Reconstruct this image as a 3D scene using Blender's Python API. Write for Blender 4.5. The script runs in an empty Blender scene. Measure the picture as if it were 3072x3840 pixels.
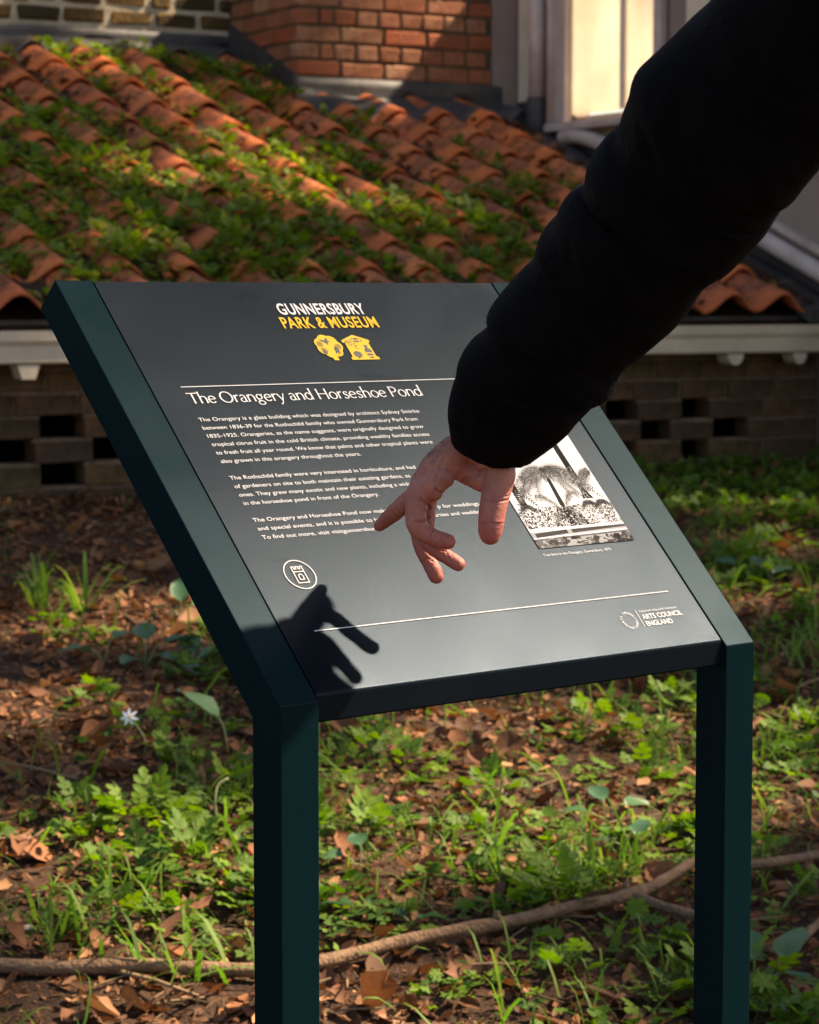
import bpy, bmesh, math, random
import numpy as np
from mathutils import Vector, Matrix, noise

# ------------------------------------------------------------------ camera, sky, sun, exposure
SC = bpy.context.scene
COL = SC.collection
GZ = 1.3                                    # eye height above the ground by the sign
cam_d = bpy.data.cameras.new('camera')
cam = bpy.data.objects.new('camera', cam_d)
COL.objects.link(cam)
cam.location = (0, 0, GZ)
cam.rotation_euler = (math.radians(90 - 5.139), 0, 0)
cam_d.sensor_width = 36
cam_d.lens = 85.3
cam_d.clip_end = 500
cam_d.dof.use_dof = True
cam_d.dof.focus_distance = 2.32
cam_d.dof.aperture_fstop = 15.0
SC.camera = cam

SUN_AZ, SUN_EL = math.radians(17), math.radians(46)
SUN = Vector((math.cos(SUN_AZ) * math.cos(SUN_EL), math.sin(SUN_AZ) * math.cos(SUN_EL), math.sin(SUN_EL)))
world = bpy.data.worlds.new('World')
SC.world = world
world.use_nodes = True
wn = world.node_tree.nodes
sky = wn.new('ShaderNodeTexSky')
sky.sky_type = 'NISHITA'
sky.sun_disc = False
sky.sun_elevation = SUN_EL
sky.sun_rotation = math.pi / 2 - SUN_AZ
world.node_tree.links.new(sky.outputs[0], wn['Background'].inputs[0])
wn['Background'].inputs[1].default_value = 0.063
sun_d = bpy.data.lights.new('sun', 'SUN')
sun_d.energy = 5.0
sun_d.angle = math.radians(1.9)
sun_d.color = (1.0, 0.90, 0.74)
sun_o = bpy.data.objects.new('sun', sun_d)
COL.objects.link(sun_o)
sun_o.location = SUN * 30
sun_o.rotation_euler = (-SUN).to_track_quat('-Z', 'Y').to_euler()
SC.view_settings.view_transform = 'Standard'
SC.view_settings.look = 'None'
SC.view_settings.gamma = 1.0
SC.view_settings.use_curve_mapping = False
SC.view_settings.exposure = 1.82
SC.view_settings.use_white_balance = True
SC.view_settings.white_balance_temperature = 7700
SC.view_settings.white_balance_tint = 17
try:
    SC.cycles.max_bounces = 8
    SC.cycles.use_denoising = True
except Exception:
    pass
random.seed(7)
RNG = np.random.default_rng(11)

# ------------------------------------------------------------------ frames of reference
TH = math.radians(30)                       # the garden building stands turned by 30 degrees
U = Vector((math.cos(TH), math.sin(TH), 0))
N = Vector((-math.sin(TH), math.cos(TH), 0))
P0 = Vector((0, 8.65, GZ))
def B(s, n, z):                             # along the eave, inward, height relative to eye level
    return P0 + s * U + n * N + Vector((0, 0, z))
BM = Matrix(((U.x, N.x, 0, P0.x), (U.y, N.y, 0, P0.y), (0, 0, 1, P0.z), (0, 0, 0, 1)))
RHO = math.radians(21)
EN, EZ = -0.12, -0.085                      # eave line
def roof_z(n):
    return EZ + math.tan(RHO) * (n - EN)
def ground_z(x, y):
    n = (x - P0.x) * N.x + (y - P0.y) * N.y
    s = (x - P0.x) * U.x + (y - P0.y) * U.y
    z = -0.66 + 0.112 * max(min(n, 0), -6.2)
    if n < 0.3 and abs(s) < 9 and n > -9:
        z += 0.022 * noise.noise((x * 1.3, y * 1.3, 0.3)) + 0.010 * noise.noise((x * 5, y * 5, 3.1))
    return GZ + z

# ------------------------------------------------------------------ object helpers
def tag(o, label=None, cat=None, group=None, kind=None):
    if label: o['label'] = label
    if cat: o['category'] = cat
    if group: o['group'] = group
    if kind: o['kind'] = kind
    return o
def link(name, me, mats=None, parent=None):
    o = bpy.data.objects.new(name, me)
    COL.objects.link(o)
    if mats is not None and not len(me.materials):
        for m in (mats if isinstance(mats, (list, tuple)) else [mats]):
            me.materials.append(m)
    if parent: o.parent = parent
    return o
def empty(name, loc, label, cat, group=None):
    o = bpy.data.objects.new(name, None)
    COL.objects.link(o)
    o.location = loc
    o.empty_display_size = 0.1
    tag(o, label, cat, group)
    return o
def mesh_np(name, V, F, smooth=False, rnd=None):
    me = bpy.data.meshes.new(name)
    V = np.asarray(V, dtype=np.float32)
    if isinstance(F, np.ndarray):
        k = F.shape[1]
        me.vertices.add(len(V))
        me.vertices.foreach_set('co', V.ravel())
        me.loops.add(F.size)
        me.loops.foreach_set('vertex_index', F.astype(np.int32).ravel())
        me.polygons.add(len(F))
        me.polygons.foreach_set('loop_start', np.arange(0, F.size, k, dtype=np.int32))
        me.update(calc_edges=True)
    else:
        me.from_pydata([tuple(v) for v in V], [], F)
    if smooth:
        me.polygons.foreach_set('use_smooth', [True] * len(me.polygons))
    if rnd is not None:
        a = me.attributes.new('rnd', 'FLOAT', 'POINT')
        a.data.foreach_set('value', np.asarray(rnd, dtype=np.float32))
    me.validate()
    me.update()
    return me
def from_bm(name, bm, smooth=False):
    me = bpy.data.meshes.new(name)
    bmesh.ops.recalc_face_normals(bm, faces=bm.faces[:])
    bm.to_mesh(me)
    bm.free()
    if smooth:
        me.polygons.foreach_set('use_smooth', [True] * len(me.polygons))
    return me
def bm_box(bm, x0, x1, y0, y1, z0, z1, M=None, bev=0.0):
    vs = [bm.verts.new(Vector(p)) for p in ((x0,y0,z0),(x1,y0,z0),(x1,y1,z0),(x0,y1,z0),(x0,y0,z1),(x1,y0,z1),(x1,y1,z1),(x0,y1,z1))]
    fs = [bm.faces.new([vs[i] for i in f]) for f in ((3,2,1,0),(4,5,6,7),(0,1,5,4),(1,2,6,5),(2,3,7,6),(3,0,4,7))]
    if bev:
        es = list({e for f in fs for e in f.edges})
        r = bmesh.ops.bevel(bm, geom=es, offset=bev, segments=1, affect='EDGES', profile=0.5)
        vs = list({v for f in r['faces'] for v in f.verts} | {v for v in vs if v.is_valid})
    if M is not None:
        for v in vs: v.co = M @ v.co
    return vs
def box_obj(name, x0, x1, y0, y1, z0, z1, mat, parent, M=None, bev=0.0):
    bm = bmesh.new()
    bm_box(bm, x0, x1, y0, y1, z0, z1, M, bev)
    return link(name, from_bm(name, bm), mat, parent)
def tube_mesh(name, pts, radii, seg=12, cap=True, jitter=0.0):
    pts = [Vector(p) for p in pts]
    V, F = [], []
    up = Vector((0.13, 0.2, 0.97)).normalized()
    for i, p in enumerate(pts):
        t = (pts[min(i + 1, len(pts) - 1)] - pts[max(i - 1, 0)]).normalized()
        a = t.cross(up)
        if a.length < 1e-3: a = t.cross(Vector((1, 0, 0)))
        a.normalize(); b = a.cross(t).normalized()
        for k in range(seg):
            th = 2 * math.pi * k / seg
            r = radii[i] * (1 + jitter * noise.noise((p.x * 30 + k, p.y * 30, p.z * 30 + i * .7)))
            V.append(p + a * math.cos(th) * r + b * math.sin(th) * r)
    for i in range(len(pts) - 1):
        for k in range(seg):
            F.append((i*seg+k, i*seg+(k+1)%seg, (i+1)*seg+(k+1)%seg, (i+1)*seg+k))
    if cap:
        F.append(tuple(range(seg))[::-1]); F.append(tuple(range((len(pts)-1)*seg, len(pts)*seg)))
    return mesh_np(name, V, F, smooth=True)
def smooth_path(pts, sub=6):
    pts = [Vector(p) for p in pts]
    out = []
    for i in range(len(pts) - 1):
        p0, p1, p2, p3 = pts[max(i-1,0)], pts[i], pts[i+1], pts[min(i+2,len(pts)-1)]
        for k in range(sub):
            t = k / sub
            out.append(0.5 * ((2*p1) + (p2-p0)*t + (2*p0-5*p1+4*p2-p3)*t*t + (3*p1-p0-3*p2+p3)*t**3))
    out.append(pts[-1])
    return out

# ------------------------------------------------------------------ materials
def mat(name, color=(0.5,0.5,0.5), rough=0.6, noise_amt=0.0, nscale=20, color2=None, bump=0.0, bscale=80, spec=0.5, metal=0.0, detail=4, objrnd=None, coat=0.0, coords='Object', bias=0.0):
    m = bpy.data.materials.new(name)
    m.use_nodes = True
    nt = m.node_tree; nd = nt.nodes; lk = nt.links
    p = nd['Principled BSDF']
    p.inputs['Roughness'].default_value = rough
    p.inputs['Specular IOR Level'].default_value = spec
    p.inputs['Metallic'].default_value = metal
    p.inputs['Coat Weight'].default_value = coat
    p.inputs['Base Color'].default_value = (*color, 1)
    tc = nd.new('ShaderNodeTexCoord')
    out = None
    if objrnd:
        oi = nd.new('ShaderNodeObjectInfo')
        r = nd.new('ShaderNodeValToRGB')
        r.color_ramp.elements[0].color = (*objrnd[0], 1)
        r.color_ramp.elements[-1].color = (*objrnd[-1], 1)
        for i, c in enumerate(objrnd[1:-1]):
            e = r.color_ramp.elements.new((i + 1) / (len(objrnd) - 1)); e.color = (*c, 1)
        lk.new(oi.outputs['Random'], r.inputs[0])
        out = r.outputs[0]
    if color2:
        n1 = nd.new('ShaderNodeTexNoise'); n1.inputs['Scale'].default_value = nscale; n1.inputs['Detail'].default_value = detail
        n1.inputs['Roughness'].default_value = 0.65
        lk.new(tc.outputs[coords], n1.inputs['Vector'])
        cr = nd.new('ShaderNodeValToRGB'); cr.color_ramp.elements[0].position = 0.5 + bias - 0.5*(1-noise_amt)*0.6; cr.color_ramp.elements[1].position = 0.5 + bias + 0.5*(1-noise_amt)*0.6
        lk.new(n1.outputs['Fac'], cr.inputs[0])
        mx = nd.new('ShaderNodeMix'); mx.data_type = 'RGBA'
        lk.new(cr.outputs[0], mx.inputs['Factor'])
        if out: lk.new(out, mx.inputs['A'])
        else: mx.inputs['A'].default_value = (*color, 1)
        mx.inputs['B'].default_value = (*color2, 1)
        out = mx.outputs['Result']
    if out: lk.new(out, p.inputs['Base Color'])
    if bump:
        n2 = nd.new('ShaderNodeTexNoise'); n2.inputs['Scale'].default_value = bscale; n2.inputs['Detail'].default_value = 5
        lk.new(tc.outputs[coords], n2.inputs['Vector'])
        bp = nd.new('ShaderNodeBump'); bp.inputs['Strength'].default_value = bump; bp.inputs['Distance'].default_value = 0.01
        lk.new(n2.outputs['Fac'], bp.inputs['Height']); lk.new(bp.outputs[0], p.inputs['Normal'])
    return m
def leaf_mat(name, stops, trans=0.35, rough=0.5, spec=0.3, attr=True):
    """colour from a per-leaf random value, with light passing through the blade"""
    m = bpy.data.materials.new(name); m.use_nodes = True
    nt = m.node_tree; nd = nt.nodes; lk = nt.links
    p = nd['Principled BSDF']; p.inputs['Roughness'].default_value = rough; p.inputs['Specular IOR Level'].default_value = spec
    cr = nd.new('ShaderNodeValToRGB')
    cr.color_ramp.elements[0].color = (*stops[0], 1); cr.color_ramp.elements[1].color = (*stops[-1], 1)
    for i, c in enumerate(stops[1:-1]):
        e = cr.color_ramp.elements.new((i + 1) / (len(stops) - 1)); e.color = (*c, 1)
    if attr:
        a = nd.new('ShaderNodeAttribute'); a.attribute_name = 'rnd'; lk.new(a.outputs['Fac'], cr.inputs[0])
    else:
        a = nd.new('ShaderNodeObjectInfo'); lk.new(a.outputs['Random'], cr.inputs[0])
    tc = nd.new('ShaderNodeTexCoord')
    nz = nd.new('ShaderNodeTexNoise'); nz.inputs['Scale'].default_value = 90; nz.inputs['Detail'].default_value = 3
    lk.new(tc.outputs['Object'], nz.inputs['Vector'])
    hv = nd.new('ShaderNodeHueSaturation')
    mr = nd.new('ShaderNodeMapRange'); mr.inputs['To Min'].default_value = 0.65; mr.inputs['To Max'].default_value = 1.35
    lk.new(nz.outputs['Fac'], mr.inputs['Value']); lk.new(mr.outputs[0], hv.inputs['Value'])
    lk.new(cr.outputs[0], hv.inputs['Color'])
    lk.new(hv.outputs[0], p.inputs['Base Color'])
    tr = nd.new('ShaderNodeBsdfTranslucent')
    hs = nd.new('ShaderNodeHueSaturation'); hs.inputs['Value'].default_value = 1.5; hs.inputs['Saturation'].default_value = 1.1
    lk.new(hv.outputs[0], hs.inputs['Color']); lk.new(hs.outputs[0], tr.inputs['Color'])
    mx = nd.new('ShaderNodeMixShader'); mx.inputs[0].default_value = trans
    lk.new(p.outputs[0], mx.inputs[1]); lk.new(tr.outputs[0], mx.inputs[2])
    lk.new(mx.outputs[0], nd['Material Output'].inputs['Surface'])
    return m
M_SOIL = mat('soil', (0.022,0.013,0.008), 0.95, 0.4, 14, (0.075,0.040,0.022), 1.0, 110, 0.15, detail=8)
M_LOWBRICK = mat('sooty_brick', rough=0.95, noise_amt=0.3, nscale=14, color2=(0.040,0.030,0.017), bump=0.9, bscale=45, spec=0.1, objrnd=[(0.14,0.074,0.042),(0.10,0.056,0.036),(0.18,0.092,0.046),(0.12,0.085,0.04)])
M_LOWMORTAR = mat('dirty_mortar', (0.19,0.125,0.085), 0.95, 0.3, 20, (0.09,0.06,0.04), 0.4, 90, 0.1)
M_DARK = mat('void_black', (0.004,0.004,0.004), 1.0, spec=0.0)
M_TILE = mat('terracotta', rough=0.85, noise_amt=0.55, nscale=7, color2=(0.060,0.034,0.026), bump=0.35, bscale=70, spec=0.2, bias=0.10, objrnd=[(0.62,0.155,0.048),(0.68,0.185,0.055),(0.52,0.135,0.052),(0.72,0.22,0.075),(0.50,0.125,0.048)])
M_LEAD = mat('lead', (0.028,0.027,0.027), 0.6, 0.3, 6, (0.075,0.066,0.060), 0.25, 25, 0.4)
M_GUTTER = mat('gutter_paint', (0.62,0.52,0.38), 0.5, 0.3, 5, (0.42,0.34,0.24), 0.1, 40, 0.4)
M_CHBRICK = mat('red_brick', rough=0.9, noise_amt=0.35, nscale=11, color2=(0.24,0.085,0.045), bump=0.4, bscale=70, spec=0.15, objrnd=[(0.36,0.085,0.035),(0.40,0.115,0.05),(0.44,0.27,0.15),(0.30,0.07,0.035),(0.46,0.32,0.20),(0.40,0.11,0.045)])
M_CHMORTAR = mat('grey_brown_mortar', (0.13,0.10,0.06), 0.95, 0.3, 20, (0.07,0.05,0.03), 0.4, 90, 0.1)
M_OLDBRICK = mat('old_yellow_brick', rough=0.95, noise_amt=0.3, nscale=12, color2=(0.05,0.038,0.016), bump=0.5, bscale=50, spec=0.1, objrnd=[(0.09,0.055,0.025),(0.20,0.10,0.03),(0.035,0.028,0.018),(0.13,0.075,0.03)])
M_LIME = mat('lime_mortar', (0.58,0.50,0.36), 0.95, 0.3, 15, (0.40,0.32,0.2), 0.5, 60, 0.1)
M_RENDER = mat('grey_render', (0.33,0.25,0.21), 0.85, 0.3, 3, (0.26,0.195,0.165), 0.15, 60, 0.2)
M_CREAM = mat('cream_paint', (0.78,0.68,0.53), 0.5, 0.3, 8, (0.66,0.55,0.40), 0.1, 40, 0.4)  # shared cream, raised in albedo for the sunlit corner strip
M_WHITE = mat('white_paint', (0.60,0.49,0.43), 0.45, 0.3, 6, (0.40,0.31,0.27), 0.1, 40, 0.4)
M_BLIND = mat('window_blind', (0.86,0.82,0.72), 0.6, 0.3, 2.6, (0.70,0.64,0.52), 0.0, 40, 0.4, coat=0.8)
def let_light_through(m, col, f):
    nt = m.node_tree; nd = nt.nodes; p = nd['Principled BSDF']
    tr = nd.new('ShaderNodeBsdfTranslucent'); tr.inputs['Color'].default_value = (*col, 1)
    src = p.inputs['Base Color'].links
    if src: nt.links.new(src[0].from_socket, tr.inputs['Color'])
    mx = nd.new('ShaderNodeMixShader'); mx.inputs[0].default_value = f
    nt.links.new(p.outputs[0], mx.inputs[1]); nt.links.new(tr.outputs[0], mx.inputs[2]); nt.links.new(mx.outputs[0], nd['Material Output'].inputs['Surface'])
let_light_through(M_BLIND, (.8, .74, .6), 0.62)
M_SIGN = mat('sign_frame_paint', (0.0014,0.0105,0.0135), 0.30, 0.3, 30, (0.0017,0.0112,0.0142), 0.04, 900, 0.04)
M_PANEL = mat('sign_panel', (0.0030,0.0056,0.0085), 0.29, 0.3, 18, (0.0038,0.0064,0.0096), 0.05, 1200, 0.056)
def smudges(m, lo, hi, sc):
    nt = m.node_tree; nd = nt.nodes; p = nd['Principled BSDF']
    tc = nd.new('ShaderNodeTexCoord'); n = nd.new('ShaderNodeTexNoise'); n.inputs['Scale'].default_value = sc; n.inputs['Detail'].default_value = 6; n.inputs['Distortion'].default_value = 0.6
    r = nd.new('ShaderNodeMapRange'); r.inputs['From Min'].default_value = .3; r.inputs['From Max'].default_value = .7; r.inputs['To Min'].default_value = lo; r.inputs['To Max'].default_value = hi
    nt.links.new(tc.outputs['Object'], n.inputs['Vector']); nt.links.new(n.outputs['Fac'], r.inputs['Value']); nt.links.new(r.outputs[0], p.inputs['Roughness'])
smudges(M_PANEL, .25, .33, 7); smudges(M_SIGN, .25, .36, 9)
def satin(m, col, f):
    """matt powder coat with a thin satin sheen"""
    nt = m.node_tree; nd = nt.nodes; p = nd['Principled BSDF']
    p.inputs['Specular IOR Level'].default_value = 0.0
    g = nd.new('ShaderNodeBsdfGlossy'); g.inputs['Color'].default_value = (*col, 1)
    nt.links.new(p.inputs['Roughness'].links[0].from_socket, g.inputs['Roughness'])
    d = nd.new('ShaderNodeBsdfDiffuse'); nt.links.new(p.inputs['Base Color'].links[0].from_socket, d.inputs['Color'])
    for s in (g, d): nt.links.new(p.inputs['Normal'].links[0].from_socket, s.inputs['Normal'])
    mx = nd.new('ShaderNodeMixShader'); mx.inputs[0].default_value = f
    nt.links.new(d.outputs[0], mx.inputs[1]); nt.links.new(g.outputs[0], mx.inputs[2]); nt.links.new(mx.outputs[0], nd['Material Output'].inputs['Surface'])
satin(M_PANEL, (0.62, 0.80, 1.0), 0.0088); satin(M_SIGN, (0.58, 0.80, 0.95), 0.0056)
M_PRINT = mat('white_print', (0.60,0.60,0.61), 0.6, spec=0.05)
M_YELLOW = mat('yellow_print', (0.60,0.40,0.045), 0.6, spec=0.05)
M_INK = mat('dark_print', (0.012,0.013,0.015), 0.55, spec=0.3)
M_CLOTH = mat('black_cloth', (0.0021,0.0021,0.0030), 0.8, spec=0.06, bump=0.35, bscale=300)
M_BARK = mat('dry_bark', (0.27,0.165,0.095), 0.9, 0.2, 40, (0.11,0.066,0.04), 0.8, 140, 0.2, detail=8)
M_OAK = leaf_mat('dead_oak_leaf', [(0.20,0.085,0.04),(0.28,0.125,0.065),(0.13,0.06,0.035)], 0.22, 0.6, 0.3, attr=False)
M_LITTER = leaf_mat('leaf_litter', [(0.05,0.024,0.013),(0.14,0.058,0.026),(0.25,0.10,0.042),(0.09,0.043,0.022),(0.40,0.20,0.09)], 0.12, 0.75, 0.2)
M_STRAW = leaf_mat('dry_straw', [(0.10,0.062,0.035),(0.17,0.115,0.06),(0.24,0.16,0.085)], 0.1, 0.8, 0.2)
M_GREEN = leaf_mat('weed_leaf', [(0.042,0.095,0.012),(0.075,0.15,0.016),(0.125,0.205,0.020),(0.050,0.115,0.022)], 0.38, 0.6, 0.2)
M_GRASS = leaf_mat('grass_blade', [(0.06,0.135,0.018),(0.09,0.19,0.024),(0.15,0.22,0.04),(0.07,0.15,0.02)], 0.4, 0.6, 0.2)
M_ROOFGREEN = leaf_mat('roof_weed_leaf', [(0.050,0.105,0.014),(0.10,0.18,0.018),(0.17,0.24,0.024),(0.075,0.14,0.02),(0.26,0.24,0.05)], 0.38, 0.6, 0.2)
M_DOCK = leaf_mat('broad_leaf', [(0.035,0.10,0.045),(0.05,0.13,0.05),(0.075,0.15,0.06)], 0.28, 0.45, 0.4, attr=False)
M_CROWN = leaf_mat('crown_leaf', [(0.04,0.09,0.02),(0.07,0.13,0.03)], 0.3)
M_TRUNK = mat('tree_bark', (0.10,0.075,0.05), 0.95, 0.3, 12, (0.05,0.036,0.025), 0.9, 40, 0.1)
M_STONE = mat('pale_stone', (0.42,0.36,0.29), 0.9, 0.3, 25, (0.25,0.2,0.16), 0.5, 60, 0.2)
M_PETAL = mat('white_petal', (0.85,0.85,0.82), 0.6)
M_STAMEN = mat('yellow_stamen', (0.7,0.45,0.05), 0.7)
M_STEM = mat('pale_stem', (0.16,0.20,0.07), 0.7)

# ------------------------------------------------------------------ ground
def build_ground():
    xs = np.concatenate([[-200,-60,-20,-8,-5], np.arange(-3.5, 3.51, 0.05), [5,8,20,60,200]])
    ys = np.concatenate([[-200,-60,-20,-8,-2,0,1.5], np.arange(2.6, 10.3, 0.05), [11,13,20,60,200]])
    V = [(x, y, ground_z(float(x), float(y))) for y in ys for x in xs]
    nx = len(xs)
    F = np.array([(j*nx+i, j*nx+i+1, (j+1)*nx+i+1, (j+1)*nx+i) for j in range(len(ys)-1) for i in range(nx-1)])
    o = link('ground', mesh_np('ground', V, F, True), M_SOIL)
    tag(o, 'dark brown soil bank with scattered litter rising to the brick wall', kind='structure')
build_ground()

# ------------------------------------------------------------------ building pieces
ZL = 0.66                                   # things of the building stand at the foot of its wall
TZ = Matrix.Translation((0, 0, ZL))
def bthing(name, label, cat):
    o = empty(name, (P0.x, P0.y, GZ - ZL), label, cat)
    o.rotation_euler = (0, 0, TH)
    return o
def brick_mesh(name, L, W, H, mat, seed, bev=0.005, rough=0.0025):
    bm = bmesh.new()
    bm_box(bm, -L/2, L/2, -W/2, W/2, -H/2, H/2, None, bev)
    r = random.Random(seed)
    for v in bm.verts:
        v.co += Vector((r.uniform(-1,1), r.uniform(-1,1), r.uniform(-1,1))) * rough
    me = from_bm(name, bm)
    me.materials.append(mat)
    return me
def place(name, me, parent, loc, rot=(0,0,0)):
    o = bpy.data.objects.new(name, me); COL.objects.link(o); o.parent = parent
    o.location = (loc[0], loc[1], loc[2] + ZL); o.rotation_euler = rot
    return o
def jit(a): return random.uniform(-a, a)

# --- the tiled lean-to: honeycomb brick wall, gutter, roof deck, pantiles
lean = bthing('lean_to_building', 'low garden building with clay tiled roof overgrown with weeds above a pierced brick wall', 'building')
LB = {k: [brick_mesh('brick', k, 0.10, 0.068, M_LOWBRICK, i + int(k*1000)) for i in range(3)] for k in (0.215, 0.195, 0.105)}
mort = bmesh.new()
rows = [-0.679, -0.600, -0.521, -0.4425, -0.364, -0.2855, -0.207]
def holes(row):
    if row in (1, 3): return [(-1.735,.14), (-1.32,.148), (-0.965,.14), (-0.61,.14), (0.57,.135), (0.925,.135), (1.268,.122)]
    if row == 2: return [(-1.90,.14), (-1.52,.19), (-1.135,.145), (-0.79,.14), (-0.44,.14), (0.74,.135), (1.085,.132), (1.44,.16)]
    return []
S0, S1 = -2.6, 1.86
for r, z in enumerate(rows):
    hs = sorted(holes(r))
    segs, c = [], S0
    for (hc, hw) in hs:
        segs.append((c, hc - hw/2)); c = hc + hw/2
    segs.append((c, S1))
    for (a, b) in segs:
        n = max(1, round((b - a) / 0.225)); w = (b - a) / n
        off = 0.11 if (r % 2 and n > 3) else 0.0
        edges = [a + i*w for i in range(n + 1)]
        if off: edges = [a] + [e + off for e in edges[:-1]] + [b]
        for i in range(len(edges) - 1):
            L = edges[i+1] - edges[i] - 0.010
            if L < 0.03: continue
            k = min(LB, key=lambda q: abs(q - L))
            o = place('brick', random.choice(LB[k]), lean, ((edges[i]+edges[i+1])/2, 0.05 + jit(.005), z + jit(.002)), (jit(.01), jit(.012), jit(.012)))
            o.scale.x = L / k
        bm_box(mort, a + .004, b - .004, 0.009, 0.094, z + 0.031, z + 0.0465)
        for i in range(1, len(edges) - 1):
            bm_box(mort, edges[i] - .007, edges[i] + .007, 0.010, 0.093, z - 0.0318, z + 0.0308)
for v in mort.verts: v.co.z += ZL
tag(link('mortar', from_bm('mortar', mort), M_LOWMORTAR, lean), kind='stuff')
box_obj('cavity_shade_sheet', S0, S1, 0.30, 0.33, -0.75, -0.20, M_DARK, lean, TZ)  # black sheet behind the holes; the shade inside is put into its colour
box_obj('wall_plate', S0, S1, -0.02, 0.30, -0.172, -0.148, M_DARK, lean, TZ)
box_obj('fascia_board', S0, S1 + .02, -0.062, -0.035, -0.225, -0.085, M_LEAD, lean, TZ)
def gutter_mesh():
    prof = [(-0.064,-0.112),(-0.150,-0.112),(-0.158,-0.118),(-0.156,-0.150),(-0.146,-0.168),(-0.143,-0.214),(-0.136,-0.222),(-0.064,-0.222),(-0.064,-0.216),(-0.132,-0.215),(-0.137,-0.166),(-0.147,-0.146),(-0.149,-0.120),(-0.064,-0.119)]
    prof = [(-0.066,-0.205),(-0.066,-0.225),(-0.138,-0.225),(-0.146,-0.218),(-0.148,-0.168),(-0.160,-0.150),(-0.162,-0.118),(-0.154,-0.118),(-0.152,-0.146),(-0.140,-0.166),(-0.138,-0.205)]
    V, F = [], []
    ss = [S0, -1.33, -1.326, -0.2, -0.196, 1.12, 1.124, S1 + .02]
    for s in ss:
        for (n, z) in prof: V.append((s, n, z + ZL))
    k = len(prof)
    for i in range(len(ss) - 1):
        for j in range(k): F.append((i*k+j, i*k+(j+1)%k, (i+1)*k+(j+1)%k, (i+1)*k+j))
    F.append(tuple(range(k))); F.append(tuple(range((len(ss)-1)*k, len(ss)*k))[::-1])
    return mesh_np('gutter', V, F)
link('gutter', gutter_mesh(), M_GUTTER, lean)
def bracket(s, w, trap):
    bm = bmesh.new()
    pts = [(-w/2,0),(-w*.42,-.02),(-w*.3,-.046),(w*.3,-.046),(w*.42,-.02),(w/2,0)] if trap else [(w/2*math.cos(a), .042*math.sin(a)) for a in np.linspace(math.pi, 2*math.pi, 11)]
    f0 = [bm.verts.new((s + x, -0.142, -0.2275 + z + ZL)) for x, z in pts]
    f1 = [bm.verts.new((s + x, -0.070, -0.2275 + z + ZL)) for x, z in pts]
    bm.faces.new(f0); bm.faces.new(f1[::-1])
    for i in range(len(pts)): bm.faces.new((f0[i], f0[(i+1)%len(pts)], f1[(i+1)%len(pts)], f1[i]))
    link('gutter_bracket', from_bm('gutter_bracket', bm), M_GUTTER, lean)
bracket(-1.49, .075, True); bracket(1.345, .075, False); bracket(1.655, .065, False)
# roof deck
bm = bmesh.new()
q = [(S0, EN+.02, EZ-.03), (1.80, EN+.02, EZ-.03), (1.80, 2.95, roof_z(2.95)-.05), (S0, 2.95, roof_z(2.95)-.05)]
t_ = [bm.verts.new((a, b, c + ZL)) for a, b, c in q]; b_ = [bm.verts.new((a, b, c + ZL - .03)) for a, b, c in q]
bm.faces.new(t_); bm.faces.new(b_[::-1])
for i in range(4): bm.faces.new((t_[i], b_[i], b_[(i+1)%4], t_[(i+1)%4]))
link('roof_deck', from_bm('roof_deck', bm), M_SOIL, lean)

PITCH, GAUGE, TLEN, CREST0 = 0.236, 0.283, 0.37, 1.545
def prof_h(u):                              # height of the tile wave, crest at u = 0
    c = 0.5 + 0.5 * math.cos(2 * math.pi * u / PITCH)
    return 0.074 * c ** 0.95
def tile_mesh(seed):
    r = random.Random(seed); nu, nv, th = 14, 4, 0.013
    V, F = [], []
    us = np.linspace(-0.150, 0.118, nu); vs = np.linspace(0, TLEN, nv)
    ph = r.uniform(0, 9)
    for layer in (0, 1):
        for v in vs:
            for i, u in enumerate(us):
                h = prof_h(float(u)) + 0.034 * (1 - v / TLEN) - layer * th
                if i == 0: h += 0.006
                V.append((u * (1 + r.uniform(-.004,.004)), v + (0.003*noise.noise((u*40, ph, 0)) if v == 0 else 0), h + 0.0015*noise.noise((u*30, v*20, ph))))
    n = nu * nv
    for j in range(nv - 1):
        for i in range(nu - 1):
            a = j*nu + i
            F.append((a, a+1, a+nu+1, a+nu)); F.append((n+a, n+a+nu, n+a+nu+1, n+a+1))
    for i in range(nu - 1):
        F.append((i, n+i, n+i+1, i+1)); a = (nv-1)*nu + i; F.append((a, a+1, n+a+1, n+a))
    for j in range(nv - 1):
        a = j*nu; F.append((a, a+nu, n+a+nu, n+a)); a = j*nu + nu - 1; F.append((a, n+a, n+a+nu, a+nu))
    me = mesh_np('roof_tile', V, F, True); me.materials.append(M_TILE)
    return me
TM = [tile_mesh(i) for i in range(5)]
NSL = math.cos(RHO)
def top_n(s): return 2.02 if s > 0.64 else 2.80
cols = 18
for c in range(cols):
    s = CREST0 - c * PITCH
    for k in range(11):
        n0 = EN - 0.03 + k * GAUGE * NSL
        if n0 > top_n(s) + 0.02: continue
        if s < -1.75 and k < 1 and s < -2.3: continue
        o = place('roof_tile', random.choice(TM), lean, (s + jit(.006), n0 + jit(.010), EZ + math.tan(RHO) * (n0 - EN) + jit(.003)), (RHO + jit(.012), jit(.02), jit(.02)))

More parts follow.
